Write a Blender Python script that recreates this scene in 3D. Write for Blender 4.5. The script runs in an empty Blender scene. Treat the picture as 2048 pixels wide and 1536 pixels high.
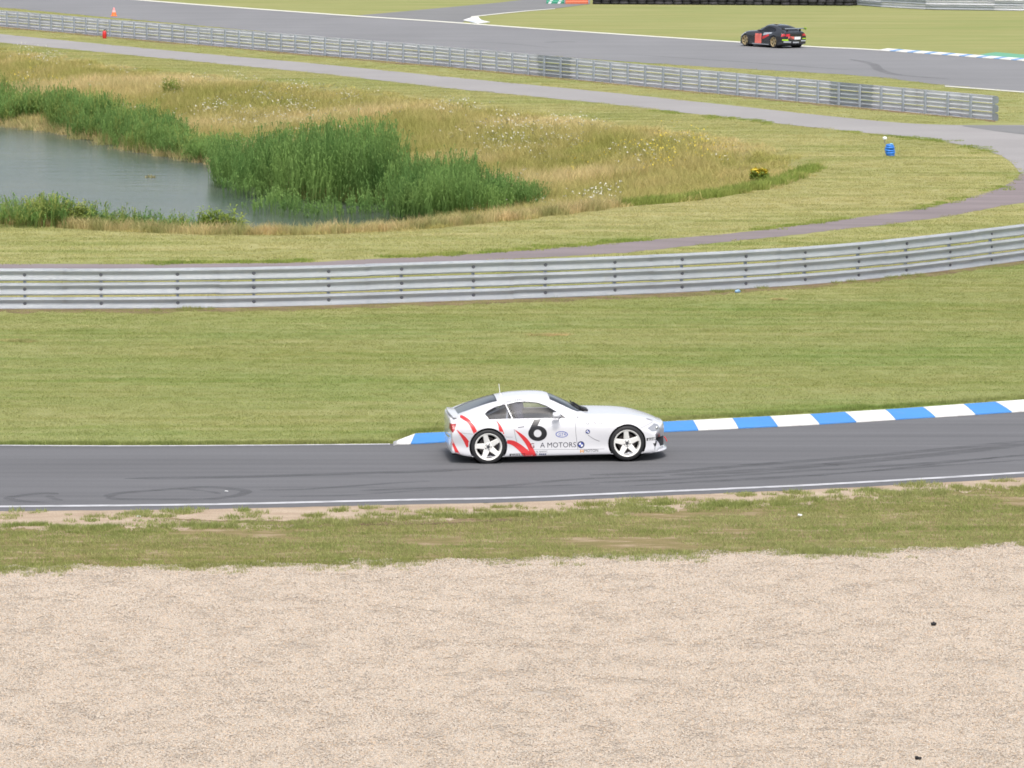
import bpy, bmesh, math, random
import numpy as np
from mathutils import Vector, Matrix
from mathutils.bvhtree import BVHTree

random.seed(7); RNG = np.random.default_rng(7)
scene = bpy.context.scene
C = scene.collection
R = math.radians

# ------------------------------------------------------------------ camera
F, CAMH, VH = 8500.0, 11.4, -325.0          # focal length in photo pixels, eye height (grandstand), horizon row
PITCH = math.atan((768 - VH) / F)
cam_d = bpy.data.cameras.new('camera'); cam = bpy.data.objects.new('camera', cam_d); C.objects.link(cam)
cam_d.sensor_width = 36; cam_d.lens = F / 2048 * 36; cam_d.clip_start = 1; cam_d.clip_end = 12000
cam.location = (0, 0, CAMH); cam.rotation_euler = (R(90) - PITCH, 0, 0)
scene.camera = cam

# ------------------------------------------------------------------ sky, sun, exposure (bright thin overcast)
SUN_EL, SUN_AZ = R(60), R(174)              # azimuth clockwise from +Y (away from the camera)
w = bpy.data.worlds.new('World'); scene.world = w; w.use_nodes = True
nt = w.node_tree; nt.nodes.clear()
sky = nt.nodes.new('ShaderNodeTexSky'); sky.sky_type = 'NISHITA'; sky.sun_disc = False
sky.sun_elevation = SUN_EL; sky.sun_rotation = SUN_AZ; sky.dust_density = 4.0; sky.air_density = 1.0; sky.ozone_density = 1.0
hs = nt.nodes.new('ShaderNodeHueSaturation'); hs.inputs['Saturation'].default_value = 0.45
bg = nt.nodes.new('ShaderNodeBackground'); bg.inputs['Strength'].default_value = 0.15
wo = nt.nodes.new('ShaderNodeOutputWorld')
nt.links.new(sky.outputs[0], hs.inputs['Color']); nt.links.new(hs.outputs[0], bg.inputs[0]); nt.links.new(bg.outputs[0], wo.inputs[0])
sd = bpy.data.lights.new('sun', 'SUN'); so = bpy.data.objects.new('sun', sd); C.objects.link(so)
sd.energy = 1.5; sd.angle = R(11); sd.color = (1.0, 0.96, 0.9)
sdir = Vector((math.sin(SUN_AZ) * math.cos(SUN_EL), math.cos(SUN_AZ) * math.cos(SUN_EL), math.sin(SUN_EL)))
so.rotation_euler = sdir.to_track_quat('Z', 'Y').to_euler(); so.location = (20, -20, 60)
scene.cycles.filter_width = 1.7
vs = scene.view_settings
vs.view_transform = 'Standard'; vs.look = 'None'; vs.exposure = 0.55; vs.gamma = 1.0; vs.use_curve_mapping = False

# ------------------------------------------------------------------ helpers
def G(u, v, z=0.0):
    """ground point (height z) seen at photo pixel u, v"""
    a = (u - 1024) / F; b = (768 - v) / F
    dy = math.cos(PITCH) + b * math.sin(PITCH); dz = -math.sin(PITCH) + b * math.cos(PITCH)
    t = (z - CAMH) / dz
    return Vector((a * t, dy * t, z))
def tag(o, label=None, cat=None, group=None, kind=None):
    if label: o['label'] = label
    if cat: o['category'] = cat
    if group: o['group'] = group
    if kind: o['kind'] = kind
    return o
def empty(name, loc=(0, 0, 0), rz=0.0):
    o = bpy.data.objects.new(name, None); C.objects.link(o); o.location = loc; o.rotation_euler = (0, 0, rz)
    o.empty_display_size = 0.2
    return o
def link(name, me, parent=None, mat=None):
    o = bpy.data.objects.new(name, me); C.objects.link(o)
    if parent is not None: o.parent = parent
    if mat is not None and not me.materials: me.materials.append(mat)
    return o
def mesh(name, verts, faces, mat=None, parent=None, smooth=False):
    me = bpy.data.meshes.new(name); me.from_pydata([tuple(v) for v in verts], [], faces); me.update()
    if smooth: me.polygons.foreach_set('use_smooth', [True] * len(me.polygons))
    return link(name, me, parent, mat)
def bm_obj(name, bm, mat=None, parent=None, smooth=False, angle=None):
    me = bpy.data.meshes.new(name); bm.to_mesh(me); bm.free()
    if smooth: me.polygons.foreach_set('use_smooth', [True] * len(me.polygons))
    if smooth and angle: 
        try: me.set_sharp_from_angle(angle=R(angle))
        except Exception: pass
    return link(name, me, parent, mat)
def box(bm, c, s, rot=None):
    m = Matrix.Translation(c) @ (rot or Matrix.Identity(4)) @ Matrix.Diagonal((s[0], s[1], s[2], 1))
    return bmesh.ops.create_cube(bm, size=1, matrix=m)['verts']
def lathe(bm, prof, n=32, mat=Matrix.Identity(4), closed=False):
    """profile (r, h) spun about local z"""
    rings = []
    for r, h in prof:
        rings.append([bm.verts.new(mat @ Vector((r * math.cos(2 * math.pi * i / n), r * math.sin(2 * math.pi * i / n), h))) for i in range(n)])
    m = len(rings)
    for k in range(m if closed else m - 1):
        a, b = rings[k], rings[(k + 1) % m]
        for i in range(n): bm.faces.new((a[i], a[(i + 1) % n], b[(i + 1) % n], b[i]))
    return rings
def tube(bm, pts, r, n=8):
    pts = [Vector(p) for p in pts]; rings = []
    for i, p in enumerate(pts):
        d = (pts[min(i + 1, len(pts) - 1)] - pts[max(i - 1, 0)]).normalized()
        q = d.to_track_quat('Z', 'Y').to_matrix()
        rings.append([bm.verts.new(p + q @ Vector((r * math.cos(2 * math.pi * k / n), r * math.sin(2 * math.pi * k / n), 0))) for k in range(n)])
    for a, b in zip(rings, rings[1:]):
        for k in range(n): bm.faces.new((a[k], a[(k + 1) % n], b[(k + 1) % n], b[k]))
    bm.faces.new(rings[0]); bm.faces.new(rings[-1][::-1])

# ------------------------------------------------------------------ materials
MATS = {}
def new_mat(name):
    m = bpy.data.materials.new(name); m.use_nodes = True; MATS[name] = m
    return m, m.node_tree, m.node_tree.nodes['Principled BSDF']
def N(nt, typ, **kw):
    n = nt.nodes.new(typ)
    for k, v in kw.items():
        if k in n.inputs: n.inputs[k].default_value = v
        else: setattr(n, k, v)
    return n
def col(c): return (c[0], c[1], c[2], 1.0)
def plain(name, c, rough=0.5, metal=0.0, coat=0.0, spec=0.5, var=0.0, vscale=20.0):
    m, nt, p = new_mat(name)
    p.inputs['Base Color'].default_value = col(c); p.inputs['Roughness'].default_value = rough
    p.inputs['Metallic'].default_value = metal; p.inputs['Coat Weight'].default_value = coat
    p.inputs['Coat Roughness'].default_value = 0.06; p.inputs['Specular IOR Level'].default_value = spec
    if var:
        g = N(nt, 'ShaderNodeTexCoord'); n = N(nt, 'ShaderNodeTexNoise', Scale=vscale, Detail=4.0)
        nt.links.new(g.outputs['Object'], n.inputs['Vector'])
        r = ramp(nt, n.outputs['Fac'], [(0.3, [x * (1 - var) for x in c]), (0.7, [min(1, x * (1 + var)) for x in c])])
        nt.links.new(r, p.inputs['Base Color'])
    return m
def ramp(nt, fac, stops):
    r = nt.nodes.new('ShaderNodeValToRGB'); e = r.color_ramp.elements
    while len(e) < len(stops): e.new(0.5)
    for el, (pos, c) in zip(e, stops): el.position = pos; el.color = col(c)
    nt.links.new(fac, r.inputs[0]); return r.outputs[0]
def noise(nt, scale, detail=4.0, stretch=(1, 1, 1), rot=0.0, rough=0.55, offset=0.0, dist=0.0):
    g = nt.nodes.new('ShaderNodeNewGeometry'); mp = nt.nodes.new('ShaderNodeMapping')
    mp.inputs['Scale'].default_value = stretch; mp.inputs['Rotation'].default_value = (0, 0, rot); mp.inputs['Location'].default_value = (offset, offset * .7, 0)
    n = N(nt, 'ShaderNodeTexNoise', Scale=scale, Detail=detail, Roughness=rough, Distortion=dist)
    nt.links.new(g.outputs['Position'], mp.inputs[0]); nt.links.new(mp.outputs[0], n.inputs['Vector'])
    return n.outputs['Fac']
def mix(nt, fac, a, b, mode='MIX'):
    n = nt.nodes.new('ShaderNodeMix'); n.data_type = 'RGBA'; n.blend_type = mode
    if isinstance(fac, (int, float)): n.inputs[0].default_value = fac
    else: nt.links.new(fac, n.inputs[0])
    for s, x in ((6, a), (7, b)):
        if isinstance(x, (tuple, list)): n.inputs[s].default_value = col(x)
        else: nt.links.new(x, n.inputs[s])
    return n.outputs[2]
def mapr(nt, val, a, b, c=0.0, d=1.0):
    n = nt.nodes.new('ShaderNodeMapRange'); n.inputs[1].default_value = a; n.inputs[2].default_value = b; n.inputs[3].default_value = c; n.inputs[4].default_value = d
    nt.links.new(val, n.inputs[0]); return n.outputs[0]
def math_(nt, op, a, b):
    n = nt.nodes.new('ShaderNodeMath'); n.operation = op
    for s, x in ((0, a), (1, b)):
        if isinstance(x, (int, float)): n.inputs[s].default_value = x
        else: nt.links.new(x, n.inputs[s])
    return n.outputs[0]
def bump(nt, p, h, strength=0.4, dist=0.02):
    b = nt.nodes.new('ShaderNodeBump'); b.inputs['Strength'].default_value = strength; b.inputs['Distance'].default_value = dist
    nt.links.new(h, b.inputs['Height']); nt.links.new(b.outputs[0], p.inputs['Normal'])

# grass colours, shared by the turf sheet and the blades (by place on the ground, no shading)
def turf_colour(nt):
    big = noise(nt, 0.16, 4, (0.55, 1.3, 1), 0.08); mid = noise(nt, 1.3, 5, (0.45, 1.5, 1), 0.05); fine = noise(nt, 22, 3)
    c = ramp(nt, mid, [(0.28, (0.148, 0.205, 0.058)), (0.5, (0.195, 0.220, 0.072)), (0.72, (0.265, 0.250, 0.105))])
    c2 = ramp(nt, big, [(0.35, (0.145, 0.21, 0.055)), (0.62, (0.225, 0.23, 0.082))])
    c = mix(nt, 0.5, c, c2); mow = noise(nt, 0.9, 5, (0.08, 1.1, 1), 0.06, dist=1.0)
    c = mix(nt, mapr(nt, mow, 0.35, 0.68, 0.0, 0.65), c, (0.31, 0.30, 0.145))
    return mix(nt, 0.45, c, ramp(nt, fine, [(0.25, (0.47, 0.48, 0.45)), (0.75, (0.60, 0.59, 0.57))]), 'OVERLAY')
def dry_turf_colour(nt):
    big = noise(nt, 0.09, 4, (0.5, 1.2, 1), -0.15); mid = noise(nt, 0.7, 5, (0.35, 1.6, 1), -0.1); fine = noise(nt, 14, 3)
    c = ramp(nt, mid, [(0.28, (0.18, 0.21, 0.065)), (0.48, (0.265, 0.27, 0.105)), (0.70, (0.375, 0.33, 0.165))])
    c2 = ramp(nt, big, [(0.35, (0.19, 0.235, 0.072)), (0.65, (0.335, 0.30, 0.14))])
    c = mix(nt, 0.5, c, c2); mow = noise(nt, 0.8, 5, (0.09, 0.8, 1), -0.12, dist=1.2)
    c = mix(nt, mapr(nt, mow, 0.40, 0.70, 0.0, 0.6), c, (0.43, 0.38, 0.20))
    return mix(nt, 0.45, c, ramp(nt, fine, [(0.25, (0.46, 0.47, 0.44)), (0.75, (0.60, 0.58, 0.56))]), 'OVERLAY')
def meadow_colour(nt):
    big = noise(nt, 0.11, 3, (0.7, 1.0, 1), 0.2, offset=13.0); mid = noise(nt, 0.6, 4, (0.7, 1, 1), 0.2)
    c = ramp(nt, big, [(0.36, (0.215, 0.215, 0.062)), (0.5, (0.30, 0.26, 0.105)), (0.64, (0.45, 0.365, 0.215))])
    c2 = ramp(nt, mid, [(0.35, (0.19, 0.205, 0.055)), (0.65, (0.37, 0.30, 0.145))])
    return mix(nt, 0.45, c, c2)

def ground_material():
    m, nt, p = new_mat('turf_ground')
    at = N(nt, 'ShaderNodeAttribute', attribute_name='dry'); am = N(nt, 'ShaderNodeAttribute', attribute_name='meadow')
    c = mix(nt, at.outputs['Fac'], turf_colour(nt), dry_turf_colour(nt))
    c = mix(nt, am.outputs['Fac'], c, mix(nt, 0.5, meadow_colour(nt), (0.16, 0.14, 0.05)))
    nt.links.new(c, p.inputs['Base Color']); p.inputs['Roughness'].default_value = 0.95; p.inputs['Specular IOR Level'].default_value = 0.1
    bump(nt, p, noise(nt, 9, 6, (0.6, 1, 1)), 0.6, 0.05)
    return m
def blade_material(name, colfun, gain=1.0, trans=0.25):
    m, nt, p = new_mat(name); nt.nodes.remove(p); out = nt.nodes['Material Output']
    c = colfun(nt); oi = nt.nodes.new('ShaderNodeObjectInfo')
    at = N(nt, 'ShaderNodeAttribute', attribute_name='tone')
    v = math_(nt, 'ADD', mapr(nt, at.outputs['Fac'], 0, 1, 0.80 * gain, 1.14 * gain), mapr(nt, oi.outputs['Random'], 0, 1, -0.12, 0.12))
    sc = nt.nodes.new('ShaderNodeVectorMath'); sc.operation = 'SCALE'; nt.links.new(c, sc.inputs[0]); nt.links.new(v, sc.inputs['Scale'])
    d = nt.nodes.new('ShaderNodeBsdfDiffuse'); t = nt.nodes.new('ShaderNodeBsdfTranslucent'); ms = nt.nodes.new('ShaderNodeMixShader'); ms.inputs[0].default_value = trans
    for s in (d, t): nt.links.new(sc.outputs[0], s.inputs['Color'])
    nt.links.new(d.outputs[0], ms.inputs[1]); nt.links.new(t.outputs[0], ms.inputs[2]); nt.links.new(ms.outputs[0], out.inputs['Surface'])
    return m
def two_tone(a, b, scale=0.8):
    return lambda nt: ramp(nt, noise(nt, scale, 3), [(0.35, a), (0.65, b)])

m_ground = ground_material()
m_turf_blade = blade_material('turf_blade', turf_colour, 1.5, 0.4)
m_dry_blade = blade_material('dry_turf_blade', dry_turf_colour, 1.45, 0.4)
m_meadow_blade = blade_material('meadow_blade', meadow_colour, 1.75, 0.4)
m_reed = blade_material('reed_leaf', two_tone((0.15, 0.27, 0.082), (0.26, 0.39, 0.12), 0.45), 1.0, 0.5)
m_weed = blade_material('waterside_weed', two_tone((0.21, 0.30, 0.085), (0.34, 0.39, 0.12), 0.9), 1.05, 0.45)
m_bright = blade_material('fresh_green_leaf', two_tone((0.23, 0.31, 0.07), (0.34, 0.38, 0.11), 0.7), 1.05, 0.4)
m_straw = blade_material('straw_stem', two_tone((0.36, 0.36, 0.15), (0.62, 0.49, 0.26), 1.2), 1.05, 0.4)
m_white_petal = plain('white_petal', (0.55, 0.54, 0.44), 0.8)
m_yellow_petal = plain('yellow_petal', (0.66, 0.52, 0.05), 0.8)

def asphalt(name, base, stretch=(0.06, 1.6, 1), rot=0.0, streak=0.10, tint=(1, 1, 1.0)):
    m, nt, p = new_mat(name)
    s1 = noise(nt, 1.0, 5, stretch, rot); s2 = noise(nt, 0.35, 4, (0.3, 1, 1), rot); s3 = noise(nt, 60, 2)
    b = [base * t for t in tint]
    c = ramp(nt, s1, [(0.3, [x * (1 - streak) for x in b]), (0.7, [x * (1 + streak) for x in b])])
    c = mix(nt, 0.35, c, ramp(nt, s2, [(0.35, [x * 0.86 for x in b]), (0.65, [x * 1.14 for x in b])]))
    c = mix(nt, 0.6, c, ramp(nt, s3, [(0.3, (0.40, 0.40, 0.40)), (0.7, (0.60, 0.60, 0.60))]), 'OVERLAY')
    nt.links.new(c, p.inputs['Base Color']); p.inputs['Roughness'].default_value = 0.8; p.inputs['Specular IOR Level'].default_value = 0.35
    bump(nt, p, s3, 0.25, 0.006)
    return m
m_track = asphalt('track_asphalt', 0.125, (0.045, 2.2, 1), 0.0, 0.24, (1, 1.0, 1.05))
m_far_track = asphalt('far_track_asphalt', 0.20, (0.2, 0.05, 1), R(-30), 0.08, (1, 1, 1.03))
m_road = asphalt('service_road_asphalt', 0.28, (0.5, 0.2, 1), R(-30), 0.06, (1.03, 0.985, 0.97))
m_spur = asphalt('spur_asphalt', 0.185, (0.5, 0.2, 1), 0, 0.06)
m_cinder = asphalt('cinder_path', 0.19, (0.25, 1.2, 1), 0.25, 0.22, (1.10, 0.92, 0.93))

def earth(name, cols, scale=1.2, fine=40, bd=0.02):
    m, nt, p = new_mat(name)
    c = ramp(nt, noise(nt, scale, 6, (0.5, 1.4, 1)), [(0.3, cols[0]), (0.5, cols[1]), (0.7, cols[2])])
    c = mix(nt, 0.7, c, ramp(nt, noise(nt, fine, 3), [(0.3, (0.36, 0.36, 0.36)), (0.7, (0.62, 0.62, 0.62))]), 'OVERLAY')
    nt.links.new(c, p.inputs['Base Color']); p.inputs['Roughness'].default_value = 0.95; p.inputs['Specular IOR Level'].default_value = 0.1
    bump(nt, p, noise(nt, fine * .4, 5), 0.6, bd)
    return m
m_gravel_bed = earth('gravel_bed', [(0.36, 0.31, 0.26), (0.40, 0.35, 0.295), (0.44, 0.385, 0.33)], 1.0, 30)
m_sand = earth('sandy_soil', [(0.33, 0.25, 0.18), (0.40, 0.315, 0.235), (0.45, 0.365, 0.28)], 1.6)
m_soil = earth('bare_brown_soil', [(0.12, 0.085, 0.05), (0.20, 0.145, 0.09), (0.27, 0.21, 0.12)], 2.0)
m_verge_soil = earth('thin_verge_soil', [(0.15, 0.15, 0.05), (0.22, 0.175, 0.085), (0.36, 0.28, 0.19)], 2.6)
m_straw_mat = earth('cut_straw', [(0.40, 0.32, 0.15), (0.46, 0.37, 0.19), (0.52, 0.43, 0.24)], 3.0)

def stone_material():
    m, nt, p = new_mat('gravel_stone')
    at = N(nt, 'ShaderNodeAttribute', attribute_name='tone'); at2 = N(nt, 'ShaderNodeAttribute', attribute_name='hue')
    c = ramp(nt, at.outputs['Fac'], [(0.0, (0.25, 0.21, 0.175)), (0.05, (0.375, 0.325, 0.275)), (0.3, (0.425, 0.366, 0.302)), (0.75, (0.468, 0.408, 0.34)), (1.0, (0.55, 0.50, 0.44))])
    c = mix(nt, mapr(nt, at2.outputs['Fac'], 0.6, 1.0, 0, 0.55), c, (0.55, 0.37, 0.22))
    nt.links.new(c, p.inputs['Base Color']); p.inputs['Roughness'].default_value = 0.85; p.inputs['Specular IOR Level'].default_value = 0.25
    return m
m_stone = stone_material()

def steel(name, c, rough, streaks=True, metal=0.55):
    m, nt, p = new_mat(name)
    n1 = noise(nt, 0.8, 5, (1, 1, 3)); n2 = noise(nt, 7, 4)
    k = ramp(nt, n1, [(0.3, [x * 0.93 for x in c]), (0.7, [min(1, x * 1.06) for x in c])])
    k = mix(nt, 0.5, k, ramp(nt, n2, [(0.3, (0.42, 0.43, 0.45)), (0.7, (0.58, 0.57, 0.56))]), 'OVERLAY')
    if streaks:
        k = mix(nt, mapr(nt, noise(nt, 2.3, 5, (1, 1, 0.6), offset=5), 0.68, 0.85, 0, 0.35), k, (0.38, 0.32, 0.26))
    nt.links.new(k, p.inputs['Base Color']); p.inputs['Metallic'].default_value = metal; p.inputs['Roughness'].default_value = rough
    return m
m_rail = steel('galvanised_rail', (0.62, 0.65, 0.69), 0.45, True, 0.12)
m_rail_new = steel('bright_galvanised_rail', (0.82, 0.83, 0.87), 0.4, False, 0.0)
m_rail_old = steel('weathered_galvanised_rail', (0.50, 0.54, 0.58), 0.5, True, 0.1)
m_post = steel('galvanised_post', (0.36, 0.40, 0.46), 0.5, False, 0.1)
m_bolt = plain('dark_bolt', (0.14, 0.15, 0.18), 0.6, 0.3)

def paint(name, c, wear=(0.35, 0.34, 0.33), amount=0.35, lo=0.58, hi=0.75, rough=0.6):
    m, nt, p = new_mat(name)
    f = mapr(nt, noise(nt, 5, 6, (0.6, 1, 1)), lo, hi, 0, amount)
    k = mix(nt, f, c, wear); k = mix(nt, 0.35, k, ramp(nt, noise(nt, 0.9, 3), [(0.3, (0.44, 0.44, 0.44)), (0.7, (0.56, 0.56, 0.56))]), 'OVERLAY')
    nt.links.new(k, p.inputs['Base Color']); p.inputs['Roughness'].default_value = rough
    bump(nt, p, noise(nt, 40, 3), 0.2, 0.006)
    return m
m_line = paint('white_line_paint', (0.54, 0.54, 0.56), (0.22, 0.22, 0.23), 0.75, 0.42, 0.75)
m_far_line = paint('cream_line_paint', (0.66, 0.65, 0.56), (0.3, 0.3, 0.28), 0.5, 0.5, 0.75)
m_kerb_white = paint('kerb_white_paint', (0.74, 0.74, 0.73), (0.40, 0.38, 0.35), 0.7, 0.5, 0.75)
m_kerb_blue = paint('kerb_blue_paint', (0.055, 0.24, 0.60), (0.16, 0.27, 0.45), 0.45)
m_concrete = paint('kerb_concrete', (0.42, 0.40, 0.38), (0.25, 0.23, 0.2), 0.5)
m_green_paint = paint('green_runoff_paint', (0.12, 0.34, 0.20), (0.2, 0.3, 0.2), 0.4)

def water_material():
    m, nt, p = new_mat('pond_water')
    c = ramp(nt, noise(nt, 0.08, 3, (0.4, 1.5, 1)), [(0.3, (0.070, 0.095, 0.085)), (0.7, (0.095, 0.115, 0.095))])
    nt.links.new(c, p.inputs['Base Color']); p.inputs['Roughness'].default_value = 0.16; p.inputs['IOR'].default_value = 1.33
    p.inputs['Specular IOR Level'].default_value = 0.27
    h = math_(nt, 'ADD', noise(nt, 3.0, 4, (0.7, 1.6, 1)), math_(nt, 'MULTIPLY', noise(nt, 0.7, 3, (0.6, 1.6, 1)), 1.5))
    bump(nt, p, h, 0.35, 0.06)
    return m
m_water = water_material()

def skid_material():
    m, nt, p = new_mat('tyre_rubber_mark'); out = nt.nodes['Material Output']
    p.inputs['Base Color'].default_value = (0.035, 0.035, 0.038, 1); p.inputs['Roughness'].default_value = 0.7
    tr = nt.nodes.new('ShaderNodeBsdfTransparent'); ms = nt.nodes.new('ShaderNodeMixShader')
    f = mapr(nt, noise(nt, 3.5, 5, (0.4, 3, 1)), 0.32, 0.72, 0.03, 0.32)
    nt.links.new(f, ms.inputs[0]); nt.links.new(tr.outputs[0], ms.inputs[1]); nt.links.new(p.outputs[0], ms.inputs[2]); nt.links.new(ms.outputs[0], out.inputs['Surface'])
    return m
m_skid = skid_material()
def glass_material(name, tint, refl=1.0, ior=1.5):
    m, nt, p = new_mat(name); nt.nodes.remove(p); out = nt.nodes['Material Output']
    tr = nt.nodes.new('ShaderNodeBsdfTransparent'); tr.inputs[0].default_value = col(tint)
    gl = nt.nodes.new('ShaderNodeBsdfGlossy'); gl.inputs['Roughness'].default_value = 0.04; gl.inputs[0].default_value = (refl, refl, refl, 1)
    fr = nt.nodes.new('ShaderNodeFresnel'); fr.inputs[0].default_value = ior; ms = nt.nodes.new('ShaderNodeMixShader')
    nt.links.new(fr.outputs[0], ms.inputs[0]); nt.links.new(tr.outputs[0], ms.inputs[1]); nt.links.new(gl.outputs[0], ms.inputs[2]); nt.links.new(ms.outputs[0], out.inputs['Surface'])
    return m

# ================================================================== THE SETTING
def curve(pts, us):
    """photo polyline (u, v) sampled at us"""
    pu = [p[0] for p in pts]; pv = [p[1] for p in pts]
    return np.interp(us, pu, pv)
def smooth_poly(pts, n=6):
    """Catmull-Rom resampling of an open polyline"""
    P = [np.array(p, float) for p in pts]; P = [2 * P[0] - P[1]] + P + [2 * P[-1] - P[-2]]; out = []
    for i in range(1, len(P) - 2):
        for k in range(n):
            t = k / n; a, b, c, d = P[i - 1:i + 3]
            out.append(0.5 * ((2 * b) + (-a + c) * t + (2 * a - 5 * b + 4 * c - d) * t * t + (-a + 3 * b - 3 * c + d) * t ** 3))
    out.append(P[-2]); return [tuple(o) for o in out]
def gpts(px, z=0.0): return np.array([G(u, v, z)[:] for u, v in px])

# ---- polygons of the pond hollow, on the ground
WATER_Z = -1.3
RIM_NEAR = [(-420, 437), (-200, 443), (0, 448), (200, 461), (400, 470), (600, 471), (800, 463), (1000, 445), (1090, 434), (1250, 414), (1400, 402), (1550, 376), (1630, 346)]
RIM_FAR = [(1630, 338), (1600, 315), (1500, 285), (1400, 268), (1200, 245), (1000, 215), (800, 188), (600, 168), (300, 140), (0, 97), (-200, 78), (-420, 62)]
OUTER = np.vstack([gpts(RIM_NEAR), gpts(RIM_FAR)])[:, :2]
SHORE_FAR = [(-420, 205), (-150, 230), (0, 247), (80, 258), (130, 263), (200, 281), (290, 301), (350, 312), (440, 327), (480, 362), (600, 395), (700, 404), (800, 404), (870, 425), (905, 440)]
SHORE_NEAR = [(880, 462), (750, 485), (600, 498), (300, 500), (0, 485), (-200, 475), (-420, 462)]
INNER = np.vstack([gpts(SHORE_FAR, WATER_Z), gpts(SHORE_NEAR, WATER_Z)])[:, :2]
def inside(P, poly):
    x, y = P[:, 0], P[:, 1]; r = np.zeros(len(P), bool); n = len(poly)
    for i in range(n):
        x1, y1 = poly[i]; x2, y2 = poly[(i + 1) % n]
        if y1 == y2: continue
        c = ((y1 > y) != (y2 > y)) & (x < (x2 - x1) * (y - y1) / (y2 - y1) + x1); r ^= c
    return r
def pdist(P, poly, closed=True):
    d = np.full(len(P), 1e9); n = len(poly)
    for i in range(n if closed else n - 1):
        a = poly[i]; b = poly[(i + 1) % n]; ab = b - a; L = max(1e-9, ab @ ab)
        t = np.clip(((P - a) @ ab) / L, 0, 1); q = a + t[:, None] * ab
        d = np.minimum(d, np.hypot(*(P - q).T))
    return d
def ground_z(P):
    P = np.asarray(P, float)[:, :2]; z = np.zeros(len(P))
    near = (P[:, 1] > 100) & (P[:, 1] < 300) & (np.abs(P[:, 0]) < 80)
    if not near.any(): return z
    Q = P[near]; io = inside(Q, OUTER); ii = inside(Q, INNER); do = pdist(Q, OUTER); di = pdist(Q, INNER)
    t = do / (do + di + 1e-6); t = np.where(t < 0, 0, t); s = t * (0.55 + 0.45 * t * (3 - 2 * t))
    zz = np.where(io, WATER_Z * s, 0.0); zz = np.where(ii, WATER_Z - 0.7 * np.minimum(1, di / 2.5), zz)
    z[near] = zz; return z

def axis(*parts):
    out = []
    for a, b, s in parts: out += list(np.arange(a, b, s))
    return np.array(out)
XS = np.concatenate([[-5000, -2000, -800, -300, -120], axis((-70, -40, 3), (-40, 40, .8), (40, 71, 3)), [120, 300, 800, 2000, 5000]])
YS = np.concatenate([[-400, -100, 0], axis((20, 110, 6), (110, 245, .8), (245, 340, 6)), [400, 600, 1000, 2500, 7000]])
gx, gy = np.meshgrid(XS, YS); GP = np.stack([gx.ravel(), gy.ravel()], 1); gz = ground_z(GP)
nx, ny = len(XS), len(YS)
V = np.column_stack([GP, gz]); idx = np.arange(nx * ny).reshape(ny, nx)
FQ = np.stack([idx[:-1, :-1], idx[:-1, 1:], idx[1:, 1:], idx[1:, :-1]], -1).reshape(-1, 4)
me = bpy.data.meshes.new('ground'); me.from_pydata(V.tolist(), [], FQ.tolist())
me.polygons.foreach_set('use_smooth', [True] * len(me.polygons))
RAIL_BASE = smooth_poly([(-420, 619), (-200, 619), (0, 618), (300, 617), (600, 612), (900, 602), (1200, 592), (1500, 577), (1750, 557), (2048, 521), (2200, 497), (2420, 455)], 5)
rb = gpts(RAIL_BASE)
dry = (GP[:, 1] > np.interp(GP[:, 0], rb[:, 0], rb[:, 1])).astype(float) * np.where(GP[:, 1] > 150 + np.abs(GP[:, 0] - 20) * 1.6, 0.30, 0.85)
me.attributes.new('dry', 'FLOAT', 'POINT').data.foreach_set('value', dry)
mo = inside(GP, OUTER); md = pdist(GP, OUTER); mead = np.clip(np.where(mo, md / 2.0 + 0.3, 0.3 - md / 2.0), 0, 1)
me.attributes.new('meadow', 'FLOAT', 'POINT').data.foreach_set('value', mead)
tag(link('ground', me, None, m_ground), kind='structure', label='grassy ground of the circuit infield reaching the horizon')

def sheet(name, low, high, z, mat, n=90, u0=None, u1=None, kind='structure', label=None, parent=None, ragged=(0, 0), rows=1):
    """flat strip between two photo polylines, laid on the ground at height z; ragged = metres of edge wander (low, high)"""
    u0 = max(low[0][0], high[0][0]) if u0 is None else u0; u1 = min(low[-1][0], high[-1][0]) if u1 is None else u1
    us = np.linspace(u0, u1, n)
    a = np.array([G(u, v, z)[:] for u, v in zip(us, curve(low, us))]); b = np.array([G(u, v, z)[:] for u, v in zip(us, curve(high, us))])
    for arr, rg in ((a, ragged[0]), (b, ragged[1])):
        if rg:
            r = RNG.normal(0, 1, n); k = np.convolve(RNG.normal(0, 1, n), np.ones(9) / 3, 'same')
            arr[:, 1] += rg * (0.45 * r + 0.7 * k)
    vs_, fs = [], []
    for j in range(rows + 1):
        for i in range(n): vs_.append(a[i] + (b[i] - a[i]) * j / rows)
    for j in range(rows):
        for i in range(n - 1): k = j * n + i; fs.append((k, k + 1, k + n + 1, k + n))
    o = mesh(name, vs_, fs, mat, parent)
    if parent is None: tag(o, kind=kind, label=label)
    return o

# ---- near track
NEAR_LINE = smooth_poly([(-420, 1018), (-200, 1016), (0, 1013), (400, 1009), (800, 1000), (1024, 995.5), (1300, 984), (1600, 971), (1800, 960), (2048, 945), (2250, 929), (2420, 914)])
FAR_EDGE = smooth_poly([(-420, 888), (-200, 889), (0, 890), (300, 891), (780, 887.5), (889, 883.5), (1100, 874.5), (1331, 863), (1600, 850), (1800, 838), (2048, 822), (2250, 806), (2420, 790)])
off = lambda c, d: [(u, v + d) for u, v in c]
track = sheet('race_track', off(NEAR_LINE, 9), FAR_EDGE, 0.007, m_track, 120, label='grey asphalt race track the white car drives on', ragged=(0.03, 0))
sheet('edge_line', off(NEAR_LINE, 1.5), off(NEAR_LINE, -1.9), 0.013, m_line, 160, parent=track)
sheet('edge_line', [(u, v + 1.4) for u, v in FAR_EDGE if u < 790], [(u, v - 0.5) for u, v in FAR_EDGE if u < 790], 0.013, m_line, 80, parent=track)
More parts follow.
